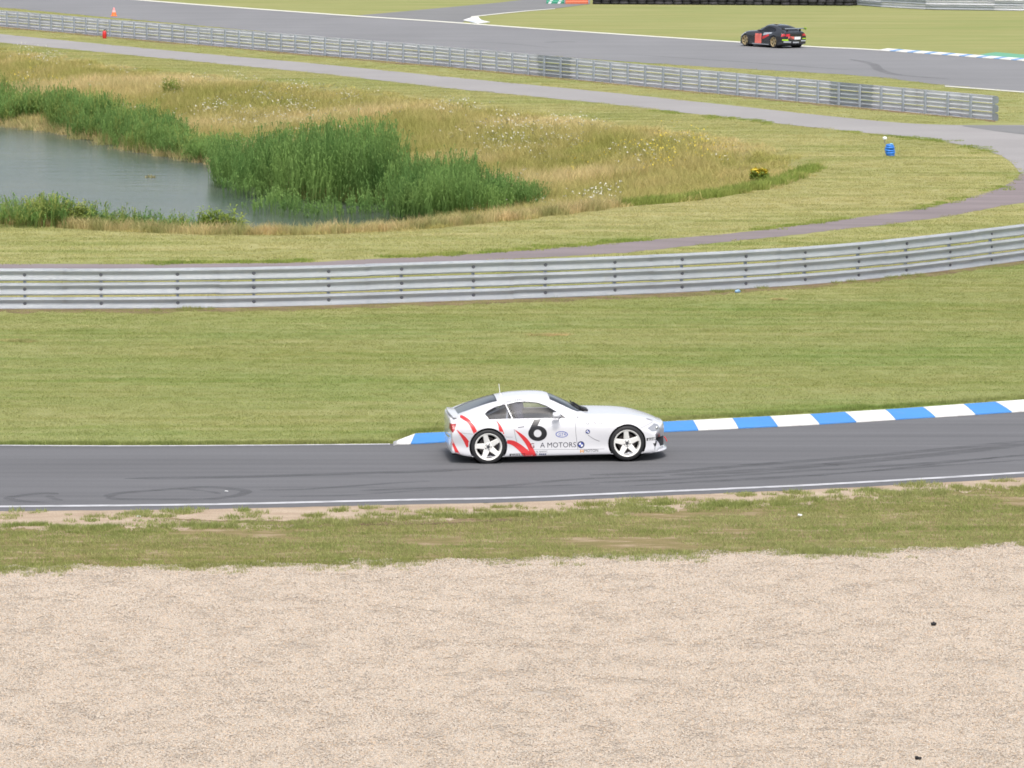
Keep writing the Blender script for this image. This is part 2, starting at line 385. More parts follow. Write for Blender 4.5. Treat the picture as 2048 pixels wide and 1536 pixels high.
sheet('edge_line', [(u, v + 1.3) for u, v in FAR_EDGE if u > 780], [(u, v - 0.2) for u, v in FAR_EDGE if u > 780], 0.013, m_concrete, 80, parent=track)

# skid marks on the near track
def skid(pts, wd, n=8, mat=m_skid, parent=track, z=0.011):
    P = [G(u, v, z) for u, v in smooth_poly(pts, n)]; vs_, fs = [], []
    for i, p in enumerate(P):
        d = (P[min(i + 1, len(P) - 1)] - P[max(i - 1, 0)]); d.z = 0; d.normalize(); s = Vector((-d.y, d.x, 0)) * wd * 0.5 * min(1, 0.3 + min(i, len(P) - 1 - i) * 0.25)
        vs_ += [p - s, p + s]
        if i: k = 2 * i; fs.append((k - 2, k, k + 1, k - 1))
    return mesh('skid_mark', vs_, fs, mat, parent)
for k, (pts, wd) in enumerate([
    ([(118, 988), (90, 986), (50, 990), (18, 996), (40, 1002), (100, 1006)], .20),
    ([(95, 990), (105, 996), (125, 1001)], .14),
    ([(215, 994), (225, 989), (260, 984), (330, 979), (410, 974), (460, 977), (492, 982), (478, 990), (440, 996), (400, 999), (330, 998), (240, 998), (216, 994)], .22),
    ([(300, 981), (360, 978), (420, 983), (440, 988)], .13),
    ([(520, 980), (600, 979), (690, 973), (770, 967), (860, 962)], .16),
    ([(560, 993), (700, 990), (850, 980), (1000, 975), (1200, 968)], .12),
    ([(720, 981), (860, 976), (1000, 972), (1160, 958), (1330, 952)], .2),
    ([(250, 957), (420, 955), (600, 950), (800, 944), (960, 938)], .3),
    ([(1180, 966), (1400, 955), (1620, 941), (1800, 930), (2060, 910)], .22),
    ([(1240, 973), (1450, 960), (1700, 945), (1900, 930), (2070, 918)], .16),
    ([(1340, 950), (1500, 942), (1700, 925), (1880, 908), (2080, 885)], .4),
    ([(1180, 950), (1330, 944), (1500, 930), (1700, 915), (1900, 897), (2070, 880)], .3),
    ([(1400, 965), (1650, 950), (1900, 925), (2080, 905)], .12),
    ([(1645, 927), (1665, 929), (1680, 931)], .12)]):
    skid(pts, wd)

# ---- sandy verge, grass verge, gravel trap in front of the track
SAND_LOW = smooth_poly([(-420, 1064), (-200, 1062), (0, 1057), (400, 1053), (800, 1043), (1100, 1030), (1400, 1016), (1700, 997), (2048, 975), (2420, 943)])
GRAVEL_TOP = smooth_poly([(-420, 1150), (0, 1142), (200, 1138), (420, 1136), (700, 1128), (1000, 1124), (1300, 1113), (1600, 1108), (1800, 1103), (2048, 1090), (2420, 1062)])
sheet('verge_soil', [(u, v + 6) for u, v in GRAVEL_TOP], [(u, v - 4) for u, v in SAND_LOW], 0.003, m_verge_soil, 300, label='thin patchy soil under the grass strip between gravel and sand')
sheet('sandy_verge', SAND_LOW, off(NEAR_LINE, 8.2), 0.006, m_sand, 700, label='strip of pale sandy soil along the near edge of the track', ragged=(0.22, 0.05))
BOT = [(-420, 1950), (2420, 1950)]
sheet('gravel_trap', BOT, GRAVEL_TOP, 0.006, m_gravel_bed, 500, label='wide bed of pale beige gravel in the foreground', ragged=(0, 0.12))
sheet('bare_soil_rut', [(330, 1037), (420, 1044), (560, 1050), (720, 1050), (900, 1045), (1060, 1040)], [(330, 1035), (420, 1039), (560, 1043), (720, 1044), (900, 1040), (1060, 1037)], 0.011, m_soil, 120, label='brown rut scraped in the grass beside the sandy verge', ragged=(0.08, 0.08))

# ---- kerb with painted blocks
def kerb_block(fa, fb, ba, bb, mat, parent, zf=0.03, zb=0.085):
    def fv(u): return float(curve(FAR_EDGE, [u])[0]) - 0.6
    KB = [(785, 884), (832, 866.5), (889, 864), (1100, 855), (1331, 843), (1600, 829), (1800, 817), (2048, 799), (2250, 783), (2420, 766)]
    def bv(u): return float(curve(KB, [u])[0])
    n = 6; bm = bmesh.new(); grid = []
    for j in range(5):
        t = j / 4; row = []
        for i in range(n + 1):
            s = i / n; uf = fa + (fb - fa) * s; ub = ba + (bb - ba) * s
            p = G(uf, fv(uf), zf); q = G(ub, bv(ub), zb)
            x = p.lerp(q, t); x.z = zf + (zb - zf) * math.sin(t * math.pi / 2)
            row.append(bm.verts.new(x))
        grid.append(row)
    for j in range(4):
        for i in range(n): bm.faces.new((grid[j][i], grid[j][i + 1], grid[j + 1][i + 1], grid[j + 1][i]))
    r = bmesh.ops.extrude_edge_only(bm, edges=[e for e in bm.edges if e.is_boundary])
    for v in r['geom']:
        if isinstance(v, bmesh.types.BMVert): v.co.z = -0.05
    return bm_obj('kerb_block', bm, mat, parent, True, 40)
kerb = empty('track_kerb', G(785, 886)); tag(kerb, kind='structure', label='blue and white painted kerb along the far edge of the near track')
fr = [786, 822, 923, 1002, 1081, 1160, 1239, 1318, 1397, 1477, 1556, 1639, 1713, 1791, 1871, 1951, 2024, 2100, 2176, 2252, 2328]
bk = [787, 831, 921, 998, 1076, 1154, 1231, 1309, 1386, 1465, 1540, 1620, 1690, 1771, 1846, 1927, 1991, 2064, 2136, 2208, 2280]
for i in range(len(fr) - 1):
    o = kerb_block(fr[i], fr[i + 1] - 0.6, bk[i], bk[i + 1] - 0.6, m_kerb_blue if i % 2 else m_kerb_white, kerb)
    o.matrix_parent_inverse = Matrix.Translation(-kerb.location)

# ---- cinder path, service road, spur
PATH_TOP = smooth_poly([(-420, 531), (0, 528), (300, 528), (600, 525), (700, 520), (850, 513), (1000, 504), (1170, 491), (1330, 478), (1480, 465), (1620, 448), (1760, 429), (1860, 414), (1935, 396), (2000, 376), (2034, 355), (2046, 340)], 4)
PATH_LOW = [(-420, 556), (0, 553), (300, 551), (600, 545), (700, 538), (1000, 519), (1250, 505), (1480, 481), (1620, 466), (1760, 450), (1900, 432), (2046, 405)]
sheet('cinder_path', PATH_LOW, PATH_TOP, 0.005, m_cinder, 260, label='purplish cinder path curving behind the near guardrail', ragged=(0.10, 0.04))
sheet('cinder_path', [(2040, 406.5), (2120, 392), (2300, 330)], [(2040, 348), (2120, 334), (2300, 300)], 0.006, m_cinder, 30, label='end of the cinder path where it meets the service road')
ROAD_TOP = smooth_poly([(-420, 24), (-200, 47), (0, 68), (360, 103), (640, 128), (900, 154), (1200, 183), (1400, 204), (1716, 238), (1870, 249), (2048, 250), (2200, 252), (2300, 254)])
ROAD_LOW = [(-420, 40), (-200, 64), (0, 85), (360, 120), (640, 147), (900, 177), (1200, 206), (1400, 229), (1600, 252), (1716, 264), (1875, 281), (1930, 291), (1970, 300), (2000, 310), (2020, 322), (2034, 336), (2042, 350), (2100, 352), (2300, 345)]
sheet('service_road', ROAD_LOW, ROAD_TOP, 0.009, m_road, 220, label='pale grey service road running behind the pond meadow')
sheet('road_spur', [(1925, 252), (1990, 262), (2048, 269), (2300, 292)], [(1925, 250.5), (1990, 250.5), (2048, 251), (2300, 255)], 0.013, m_spur, 30, label='darker tarmac spur at the end of the far guardrail')

# ---- far track
FT_TOP = smooth_poly([(-420, -70), (0, -27), (281, 0), (640, 27), (880, 43), (1100, 59), (1440, 81.5), (1640, 94), (1750, 99.5), (2048, 121), (2420, 148)])
FT_LOW = smooth_poly([(-420, -22), (0, 15), (360, 48), (640, 74), (900, 97), (1150, 116), (1400, 133), (1716, 151), (1900, 172), (2048, 184), (2420, 216)])
far_track = sheet('far_track', FT_LOW, FT_TOP, 0.007, m_far_track, 120, label='pale grey far stretch of race track with the black car')
sheet('edge_line', off(FT_TOP, 1.0), off(FT_TOP, -1.1), 0.02, m_far_line, 120, parent=far_track)
sheet('edge_line', [(1890, 173), (2048, 185), (2300, 206)], [(1890, 171), (2048, 183), (2300, 204)], 0.02, m_far_line, 30, parent=far_track)
for pts, wd in [([(1700, 118), (1745, 128), (1760, 140), (1800, 150), (1900, 158)], .5), ([(1090, 85), (1120, 83), (1155, 84)], .5), ([(900, 82), (1000, 86), (1100, 95)], .3), ([(1250, 108), (1500, 125), (1700, 140)], .35)]:
    skid(pts, wd, parent=far_track)
ESC_TOP = [(640, 35), (700, 32), (760, 27), (880, 16), (1000, 5), (1040, 0), (1110, -9), (1180, -16)]
ESC_LOW = [(640, 36), (700, 34), (880, 44), (925, 45), (942, 33.5), (975, 29.5), (1010, 26), (1060, 21), (1110, 17), (1180, 8)]
escape = sheet('escape_road', ESC_LOW, ESC_TOP, 0.012, m_spur, 90, label='grey slip road branching off the far track behind a white kerb')
sheet('edge_line', [(942, 34.3), (1010, 26.8), (1060, 21.8), (1110, 17.8)], [(942, 32.6), (1010, 25.3), (1060, 20.6), (1110, 16.8)], 0.022, m_far_line, 40, parent=escape)
isl = empty('junction_kerb', G(945, 42)); tag(isl, kind='structure', label='white kerb patch on the grass tip between far track and slip road')
def flat_poly(name, px, z, mat, parent=None, h=0.05):
    P = [G(u, v, z) for u, v in px]; n = len(P)
    vs_ = P + [Vector((p.x, p.y, z - h)) for p in P]
    o = mesh(name, vs_, [tuple(range(n))[::-1]] + [(i, (i + 1) % n, n + (i + 1) % n, n + i) for i in range(n)], mat)
    if parent: o.parent = parent; o.matrix_parent_inverse = Matrix.Translation(-parent.location)
    return o
flat_poly('kerb_slab', [(926, 40), (944, 34), (957, 33), (958.5, 36), (963, 39.5), (938, 42.2)], 0.06, m_kerb_white, isl)
flat_poly('kerb_slab', [(938.4, 42.4), (963.4, 39.9), (968, 41), (945, 44)], 0.06, paint('pale_blue_kerb', (0.55, 0.6, 0.68)), isl)
flat_poly('kerb_slab', [(945.4, 44.2), (968.4, 41.2), (980, 43.5), (955, 46.5)], 0.06, m_kerb_white, isl)
fk = empty('far_kerb', G(1757, 99)); tag(fk, kind='structure', label='narrow blue and white kerb on the far edge of the far track')
m_far_blue = paint('faded_blue_kerb_paint', (0.16, 0.32, 0.60))
for i in range(24):
    a = 1757 + (i // 2) * 34.6 + (i % 2) * 22.6; b = a + (11.6 if i % 2 else 22.2)
    v = lambda u: float(curve(FT_TOP, [u])[0])
    flat_poly('kerb_block', [(a, v(a) - 0.4), (b, v(b) - 0.4), (b + 18, v(b + 18) - 4.6), (a + 18, v(a + 18) - 4.6)], 0.05, m_far_blue if i % 2 else m_kerb_white, fk)
sheet('green_runoff', [(1960, 110.5), (2048, 116.5), (2420, 143)], [(1960, 109), (1990, 104), (2048, 109), (2420, 133)], 0.012, m_green_paint, 30, label='patch of green painted run off behind the far kerb')

# ---- pond water
wp = gpts(SHORE_FAR + SHORE_NEAR, WATER_Z)
cen = wp[:, :2].mean(0); 
wm = bpy.data.meshes.new('pond_water')
bmw = bmesh.new(); vv = []
for p in wp: vv.append(bmw.verts.new((p[0], p[1], WATER_Z)))
f = bmw.faces.new(vv); bmesh.ops.triangulate(bmw, faces=[f]); bmw.normal_update()
for f in bmw.faces:
    if f.normal.z < 0: f.normal_flip()
bmw.to_mesh(wm); bmw.free()
tag(link('pond_water', wm, None, m_water), kind='structure', label='dull grey green water of the pond')

# ---- brown soil along the foot of the near rail and the far rail
sheet('rail_foot_soil', [(u, v + 7) for u, v in RAIL_BASE], [(u, v - 3) for u, v in RAIL_BASE], 0.005, m_soil, 500, label='bare brown soil along the foot of the near guardrail', ragged=(0.20, 0.12))
FAR_RAIL = [(-420, 12), (-200, 33), (0, 53), (360, 86), (640, 111), (900, 134), (1400, 184), (1700, 213), (1990, 241)]
sheet('rail_foot_soil', [(u, v + 3) for u, v in FAR_RAIL], [(u, v - 1) for u, v in FAR_RAIL], 0.005, m_soil, 400, label='bare brown soil along the foot of the far guardrail', ragged=(0.35, 0.1))
STRAW = [(38, 683, 32, 1.6, 'patch of pale cut straw on the grass near the left edge'), (1098, 671, 34, 1.8, 'patch of pale cut straw on the grass below the guardrail'), (1556, 600, 11, 1.0, 'small scrap of pale straw below the guardrail')]

# ================================================================== GUARDRAILS
W_BACK = [(0.0, .155), (.01, .150), (.095, .105), (.095, .095), (.006, .012), (.006, -.012), (.095, -.095), (.095, -.105), (.01, -.150), (0.0, -.155)]
W_FRONT = [(0, .155), (.012, .152), (.078, .108), (.083, .092), (.076, .076), (.022, .036), (.010, .004), (.026, -.05), (.056, -.105), (.058, -.12), (.05, -.135), (0, -.155)]
W_OLD = [(0.0, .155), (.012, .150), (.075, .118), (.083, .100), (.083, .072), (.075, .055), (.012, .016), (.004, 0), (.012, -.016), (.075, -.055), (.083, -.072), (.083, -.100), (.075, -.118), (.012, -.150), (.0, -.155)]
def resample(P, step, start=0.0):
    P = np.array(P)[:, :2]; s = np.concatenate([[0], np.cumsum(np.hypot(*np.diff(P, axis=0).T))])
    t = np.arange(start, s[-1], step)
    return np.column_stack([np.interp(t, s, P[:, 0]), np.interp(t, s, P[:, 1])]), s, P
def guardrail(name, P, step, start, face, levels, mats, label, bolts=True, post_w=0.07, end_plate=None, per=2, W_PROF=None, group=None, post_h=None):
    """P: ground polyline; face = +1/-1 side towards the traffic; posts every step, beams over `per` bays"""
    root = empty(name, (float(P[0][0]), float(P[0][1]), 0)); tag(root, label, 'guardrail', group)
    posts, s, PP = resample(P, step, start)
    fine = np.linspace(0, 1, 2)
    L = s[-1]
    def at(d):
        d = min(max(d, 0), L); x = np.interp(d, s, PP[:, 0]); y = np.interp(d, s, PP[:, 1])
        e = 0.3; x1 = np.interp(min(d + e, L), s, PP[:, 0]); y1 = np.interp(min(d + e, L), s, PP[:, 1]); x0 = np.interp(max(d - e, 0), s, PP[:, 0]); y0 = np.interp(max(d - e, 0), s, PP[:, 1])
        t = Vector((x1 - x0, y1 - y0, 0)).normalized(); return Vector((x, y, 0)), t, Vector((-t.y, t.x, 0)) * face
    inv = Matrix.Translation(-root.location)
    # posts (one mesh shared)
    ph = post_h or levels[-1] + 0.12
    bm = bmesh.new(); box(bm, (0, -0.055, ph / 2), (post_w, 0.01, ph)); box(bm, (-post_w / 2 + .004, -0.03, ph / 2 - .002), (.008, 0.05, ph)); box(bm, (post_w / 2 - .004, -0.03, ph / 2 - .002), (.008, 0.05, ph))
    pm = bpy.data.meshes.new('post'); bm.to_mesh(pm); bm.free(); pm.materials.append(m_post)
    bm = bmesh.new(); lathe(bm, [(0.0, .03), (.035, .026), (.042, .012), (.042, 0)], 8, Matrix.Rotation(R(-90), 4, 'X')); box(bm, (0, .004, 0), (.09, .008, .035))
    bmz = bpy.data.meshes.new('bolt'); bm.to_mesh(bmz); bm.free(); bmz.materials.append(m_bolt)
    for i in range(len(posts)):
        c, t, nrm = at(start + i * step); ang = math.atan2(t.y, t.x) + (0 if face > 0 else math.pi)
        po = link('post', pm, root); po.matrix_parent_inverse = inv; po.location = c; po.rotation_euler = (RNG.normal(0, .006), RNG.normal(0, .006), ang)
        if bolts:
            for z in levels:
                b = link('bolt', bmz, po); b.location = (0, .008, z)
    # beams
    nb = int(math.ceil(L / (step * per)))
    for li, z in enumerate(levels):
        for b in range(nb):
            d0 = start - step * 0.5 + b * step * per; d1 = min(d0 + step * per + 0.10, L); d0 = max(d0, 0)
            if d1 - d0 < 0.2: continue
            n = max(3, int((d1 - d0) / 0.8) + 1); bm = bmesh.new(); rows = []
            jig = RNG.normal(0, .004); tilt = RNG.normal(0, .010)
            for k in range(n):
                c, t, nrm = at(d0 + (d1 - d0) * k / (n - 1)); lap = 0.006 if k == n - 1 else 0.0
                rows.append([bm.verts.new(c + nrm * (y + lap + tilt * zz) + Vector((0, 0, z + zz + jig))) for y, zz in W_PROF])
            for a_, b_ in zip(rows, rows[1:]):
                for q in range(len(W_PROF) - 1): bm.faces.new((a_[q], b_[q], b_[q + 1], a_[q + 1]))
            bmesh.ops.solidify(bm, geom=bm.faces[:], thickness=0.004)
            o = bm_obj('rail_beam', bm, mats[int(RNG.integers(len(mats)))] if callable(mats) is False else mats(b, li), root, True, 35); o.matrix_parent_inverse = inv
    if end_plate:
        c, t, nrm = at(L)
        for z in levels:
            bm = bmesh.new(); n = 7
            prof = [(-.16, .155), (0, .155), (.10, .15), (.17, .12), (.20, .05), (.20, -.05), (.17, -.12), (.10, -.15), (0, -.155), (-.16, -.155)]
            vs_ = [bm.verts.new(c + t * (x + .12) - nrm * .065 + Vector((0, 0, z + zz))) for x, zz in prof]
            bm.faces.new(vs_); bmesh.ops.solidify(bm, geom=bm.faces[:], thickness=0.03)
            o = bm_obj('end_plate', bm, m_rail_old, root); o.matrix_parent_inverse = inv
    return root
near_P = gpts(RAIL_BASE)
# start so that a post stands at photo column 203
d = np.concatenate([[0], np.cumsum(np.hypot(*np.diff(near_P[:, :2], axis=0).T))]); p0 = G(203, 617.5)
k0 = np.argmin(np.hypot(near_P[:, 0] - p0.x, near_P[:, 1] - p0.y)); st = d[k0] + (p0.x - near_P[k0, 0])
guardrail('guardrail', near_P, 1.86, st % 1.86, -1, [0.135, 0.485, 0.835], [m_rail], 'long three-rail steel guardrail curving beside the track behind the white car', W_PROF=W_FRONT)
fp = gpts(smooth_poly(FAR_RAIL, 4))
newset = {}
def far_mats(b, li):
    if b not in newset: newset[b] = m_rail_new if RNG.random() < .92 else m_rail
    return newset[b]
Lf = float(np.sum(np.hypot(*np.diff(fp[:, :2], axis=0).T)))
guardrail('guardrail', fp, 1.6, (Lf - 0.05) % 1.6, 1, [0.15, 0.50, 0.85], far_mats, 'three-rail steel guardrail seen from the back between service road and far track', bolts=False, post_w=0.12, end_plate=True, W_PROF=W_BACK)
bp = gpts([(1712, 10), (1760, 14), (1860, 19.5), (2048, 22), (2420, 20)])
guardrail('guardrail', bp, 2.4, 0.3, -1, [0.15, 0.47, 0.79, 1.11], [m_rail_new, m_rail_new, m_rail], 'bright steel guardrail at the top right corner next to the tyre wall', bolts=False, W_PROF=W_BACK)

# ================================================================== TYRE WALL AND BLOCKS AT THE TOP
m_tyre = plain('tyre_rubber', (0.018, 0.018, 0.02), 0.75, var=0.25, vscale=9)
m_tyre_old = plain('weathered_tyre', (0.045, 0.043, 0.05), 0.85, var=0.3, vscale=9)
tw = empty('tyre_wall', G(1183, 8.5)); tag(tw, 'long stack of dark tyres walling the run off at the top edge', 'tyre wall')
bm = bmesh.new(); lathe(bm, [(.17, .03), (.20, 0), (.27, -.01), (.31, .02), (.325, .10), (.31, .18), (.27, .21), (.20, .20), (.17, .17)], 16, closed=False)
tm = [bpy.data.meshes.new('tyre'), None]; bm.to_mesh(tm[0]); bm.free(); tm[0].polygons.foreach_set('use_smooth', [True] * len(tm[0].polygons)); tm[1] = tm[0].copy()
tm[0].materials.append(m_tyre); tm[1].materials.append(m_tyre_old)
A = G(1186, 8.3); B = G(1706, 11.5); n = int((B - A).length / 0.60)
for i in range(n * 2):
    p = A.lerp(B, (i // 2 + .5) / n) + (Vector((.3, .56, 0)) if i % 2 else Vector((0, 0, 0)))
    for k in range(4):
        o = link('tyre', tm[int(RNG.random() < .25)], tw); o.matrix_parent_inverse = Matrix.Translation(-tw.location)
        o.location = p + Vector((RNG.normal(0, .02), RNG.normal(0, .02), k * .205)); o.rotation_euler = (0, 0, RNG.random() * 6)
def barrier(u0, u1, v, mats, label, ribs=3):
    a = G(u0, v); b = G(u1, v); L = (b - a).length; root = empty('plastic_barrier', a, math.atan2(b.y - a.y, b.x - a.x)); tag(root, label, 'barrier', 'plastic barriers beside the tyre wall')
    bm = bmesh.new()
    prof = [(-.28, 0), (-.28, .16), (-.2, .2), (-.2, .36), (-.16, .4), (-.16, .58), (-.12, .62), (-.12, .85), (.12, .85), (.12, .62), (.16, .58), (.16, .4), (.2, .36), (.2, .2), (.28, .16), (.28, 0)]
    va = [bm.verts.new((0.03, y, z)) for y, z in prof]; vb = [bm.verts.new((L - .03, y, z)) for y, z in prof]; m = len(prof)
    for i in range(m): bm.faces.new((va[i], vb[i], vb[(i + 1) % m], va[(i + 1) % m]))
    bm.faces.new(va); bm.faces.new(vb[::-1]); bmesh.ops.recalc_face_normals(bm, faces=bm.faces[:])
    bmesh.ops.bevel(bm, geom=bm.edges[:], offset=.015, segments=1, affect='EDGES')
    bm_obj('shell', bm, mats[0], root)
    if mats[1]:
        for k in range(2):
            x = L * (.22 + .5 * k); bm = bmesh.new()
            vs_ = [bm.verts.new(q) for q in [(x - .16, -.287, .0), (x + .04, -.287, .0), (x + .14, -.287, .155), (x - .06, -.287, .155)]]; bm.faces.new(vs_)
            vs_ = [bm.verts.new(q) for q in [(x - .04, -.207, .205), (x + .16, -.207, .205), (x + .26, -.207, .355), (x + .06, -.207, .355)]]; bm.faces.new(vs_)
            bm_obj('chevron', bm, mats[1], root)
    return root
m_orange_plastic = plain('faded_orange_plastic', (0.55, 0.13, 0.055), 0.5, var=.15); m_green_plastic = plain('green_plastic', (0.03, 0.26, 0.16), 0.5, var=.1); m_white_plastic = plain('white_plastic', (0.7, 0.72, 0.72), 0.5)
barrier(1092, 1129, 7.3, (m_green_plastic, m_white_plastic), 'green plastic barrier with white slashes at the top edge')
barrier(1130, 1177, 7.8, (m_orange_plastic, None), 'faded orange plastic barrier between green barrier and tyre wall')

# ================================================================== VEGETATION AND GRAVEL (scattered)
def proto_mesh(name, verts, faces, tones, mat, hues=None):
    me = bpy.data.meshes.new(name); me.from_pydata(verts, [], faces)
    mats = mat if isinstance(mat, list) else [mat]
    for m in mats: me.materials.append(m)
    me.attributes.new('tone', 'FLOAT', 'FACE').data.foreach_set('value', tones)
    if hues is not None: me.attributes.new('hue', 'FLOAT', 'FACE').data.foreach_set('value', hues)
    return me
def blades(n, rad, h0, h1, wd, lean=0.35, segs=1, tone=(0, 1)):
    V_, F_, T_ = [], [], []
    for _ in range(n):
        r = rad * math.sqrt(RNG.random()); a = RNG.random() * 6.283; x, y = r * math.cos(a), r * math.sin(a)
        h = h0 + (h1 - h0) * RNG.random(); b = RNG.random() * 6.283; l = h * lean * (0.3 + RNG.random()); c = RNG.random() * 6.283
        wx, wy = math.cos(c) * wd / 2, math.sin(c) * wd / 2; lx, ly = math.cos(b) * l, math.sin(b) * l; k = len(V_); t = tone[0] + (tone[1] - tone[0]) * RNG.random()
        if segs == 1:
            V_ += [(x - wx, y - wy, -.01), (x + wx, y + wy, -.01), (x + lx, y + ly, h)]; F_.append((k, k + 1, k + 2)); T_.append(t)
        else:
            V_ += [(x - wx, y - wy, -.02), (x + wx, y + wy, -.02), (x + lx * .3 + wx * .8, y + ly * .3 + wy * .8, h * .55), (x + lx * .3 - wx * .8, y + ly * .3 - wy * .8, h * .55), (x + lx, y + ly, h)]
            F_ += [(k, k + 1, k + 2, k + 3), (k + 3, k + 2, k + 4)]; T_ += [t, t]
    return V_, F_, T_
def merge(*parts):
    V_, F_, T_ = [], [], []
    for v, f, t in parts:
        k = len(V_); V_ += v; F_ += [tuple(i + k for i in q) for q in f]; T_ += t
    return V_, F_, T_
def reed(stems, rad, h0, h1, leaf=0.45, lw=0.035, nleaf=9, up=False):
    V_, F_, T_ = [], [], []
    for _ in range(stems):
        r = rad * math.sqrt(RNG.random()); a = RNG.random() * 6.283; x, y = r * math.cos(a), r * math.sin(a); h = h0 + (h1 - h0) * RNG.random()
        b = RNG.random() * 6.283; lx, ly = math.cos(b) * h * .08, math.sin(b) * h * .08; t = RNG.random(); k = len(V_)
        V_ += [(x - .008, y, -.1), (x + .008, y, -.1), (x + lx + .004, y + ly, h), (x + lx - .004, y + ly, h)]; F_.append((k, k + 1, k + 2, k + 3)); T_.append(t * .6)
        for j in range(nleaf):
            s = .22 + .78 * (j + RNG.random()) / nleaf; z = h * s; c = RNG.random() * 6.283; L = leaf * (.6 + .7 * RNG.random()) * (1.1 - .5 * s)
            dx, dy = math.cos(c), math.sin(c); px, py = x + lx * s, y + ly * s; wx, wy = -dy * lw / 2, dx * lw / 2; k = len(V_); rise = L * (.75 - .5 * RNG.random()); dx, dy, rise = (dx * .5, dy * .5, L * (.95 - .3 * RNG.random())) if up else (dx, dy, rise)
            V_ += [(px, py, z), (px + dx * L * .45 + wx, py + dy * L * .45 + wy, z + rise), (px + dx * L * .45 - wx, py + dy * L * .45 - wy, z + rise), (px + dx * L, py + dy * L, z + rise * .75)]
            F_ += [(k, k + 1, k + 2), (k + 1, k + 3, k + 2)]; tt = min(1, max(0, t * .7 + .3 * RNG.random())); T_ += [tt, tt]
    return V_, F_, T_
def flowers(n, rad, h0, h1, head, mats):
    V_, F_, T_, MI = [], [], [], []
    for _ in range(n):
        r = rad * math.sqrt(RNG.random()); a = RNG.random() * 6.283; x, y = r * math.cos(a), r * math.sin(a); h = h0 + (h1 - h0) * RNG.random(); k = len(V_)
        V_ += [(x - .006, y, 0), (x + .006, y, 0), (x, y, h)]; F_.append((k, k + 1, k + 2)); T_.append(.3); MI.append(1)
        for q in range(3):
            cx, cy, cz = x + RNG.normal(0, head * .7), y + RNG.normal(0, head * .7), h + RNG.normal(0, head * .3); k = len(V_); rr = head * (.5 + .5 * RNG.random()); tx = RNG.normal(0, .5); ty = -.35 + RNG.normal(0, .4)
            ring = [(cx + rr * math.cos(w_), cy + rr * math.sin(w_), cz + rr * (tx * math.cos(w_) - ty * -math.sin(w_) * -1 * -1)) for w_ in np.arange(6) * math.pi / 3]
            V_ += ring; F_.append(tuple(range(k, k + 6))); T_.append(.8); MI.append(0)
    me = proto_mesh('flower', V_, F_, T_, mats); me.polygons.foreach_set('material_index', MI); return me
NPROTO = [0]
def scatter(name, pts, rot, sc, idx, protos, label, cat):
    """points -> one 'stuff' object whose geometry nodes put a copy of a prototype mesh on each"""
    NPROTO[0] += 1
    colx = bpy.data.collections.new('prototypes_%02d' % NPROTO[0])
    for i, pm in enumerate(protos): colx.objects.link(bpy.data.objects.new('p%02d_%02d' % (NPROTO[0], i), pm))
    me = bpy.data.meshes.new(name); me.vertices.add(len(pts)); me.vertices.foreach_set('co', np.asarray(pts, np.float32).ravel())
    me.attributes.new('rot', 'FLOAT_VECTOR', 'POINT').data.foreach_set('vector', np.asarray(rot, np.float32).ravel())
    me.attributes.new('sc', 'FLOAT_VECTOR', 'POINT').data.foreach_set('vector', np.asarray(sc, np.float32).ravel())
    me.attributes.new('pick', 'INT', 'POINT').data.foreach_set('value', np.asarray(idx, np.int32))
    o = link(name, me); ng = bpy.data.node_groups.new('scatter_' + name, 'GeometryNodeTree')
    ng.interface.new_socket('Geometry', in_out='INPUT', socket_type='NodeSocketGeometry'); ng.interface.new_socket('Geometry', in_out='OUTPUT', socket_type='NodeSocketGeometry')
    gi = ng.nodes.new('NodeGroupInput'); go = ng.nodes.new('NodeGroupOutput'); ip = ng.nodes.new('GeometryNodeInstanceOnPoints'); ci = ng.nodes.new('GeometryNodeCollectionInfo')
    ci.inputs['Collection'].default_value = colx; ci.inputs['Separate Children'].default_value = True; ci.inputs['Reset Children'].default_value = True
    def na(n_, t):
        q = ng.nodes.new('GeometryNodeInputNamedAttribute'); q.data_type = t; q.inputs['Name'].default_value = n_; return q.outputs['Attribute']
    L = ng.links.new
    L(gi.outputs[0], ip.inputs['Points']); L(ci.outputs[0], ip.inputs['Instance']); ip.inputs['Pick Instance'].default_value = True
    L(na('pick', 'INT'), ip.inputs['Instance Index'])
    e2r = ng.nodes.new('FunctionNodeEulerToRotation'); L(na('rot', 'FLOAT_VECTOR'), e2r.inputs[0]); L(e2r.outputs[0], ip.inputs['Rotation'])
    L(na('sc', 'FLOAT_VECTOR'), ip.inputs['Scale']); L(ip.outputs[0], go.inputs[0])
    mod = o.modifiers.new('scatter', 'NODES'); mod.node_group = ng
    return tag(o, label, cat, kind='stuff')
def rand_in(poly, dens, jitter=None):
    lo, hi = poly.min(0), poly.max(0); c = 1 / math.sqrt(dens); gx_, gy_ = np.meshgrid(np.arange(lo[0], hi[0], c), np.arange(lo[1], hi[1], c)); P = np.column_stack([gx_.ravel(), gy_.ravel()]); P = P + RNG.uniform(-.45, .45, P.shape) * c
    return P[inside(P, poly)]
def poly_px(low, high, z=0.0): return np.vstack([gpts(low, z), gpts(high[::-1], z)])[:, :2]
def vnoise(P, s, seed=0):
    """cheap smooth value noise 0..1"""
    r = np.random.default_rng(seed); T = r.random((64, 64)); q = P / s + 1000.0; i = np.floor(q).astype(int); f = q - i; f = f * f * (3 - 2 * f); i %= 64; j = (i + 1) % 64
    return (T[i[:, 0], i[:, 1]] * (1 - f[:, 0]) + T[j[:, 0], i[:, 1]] * f[:, 0]) * (1 - f[:, 1]) + (T[i[:, 0], j[:, 1]] * (1 - f[:, 0]) + T[j[:, 0], j[:, 1]] * f[:, 0]) * f[:, 1]
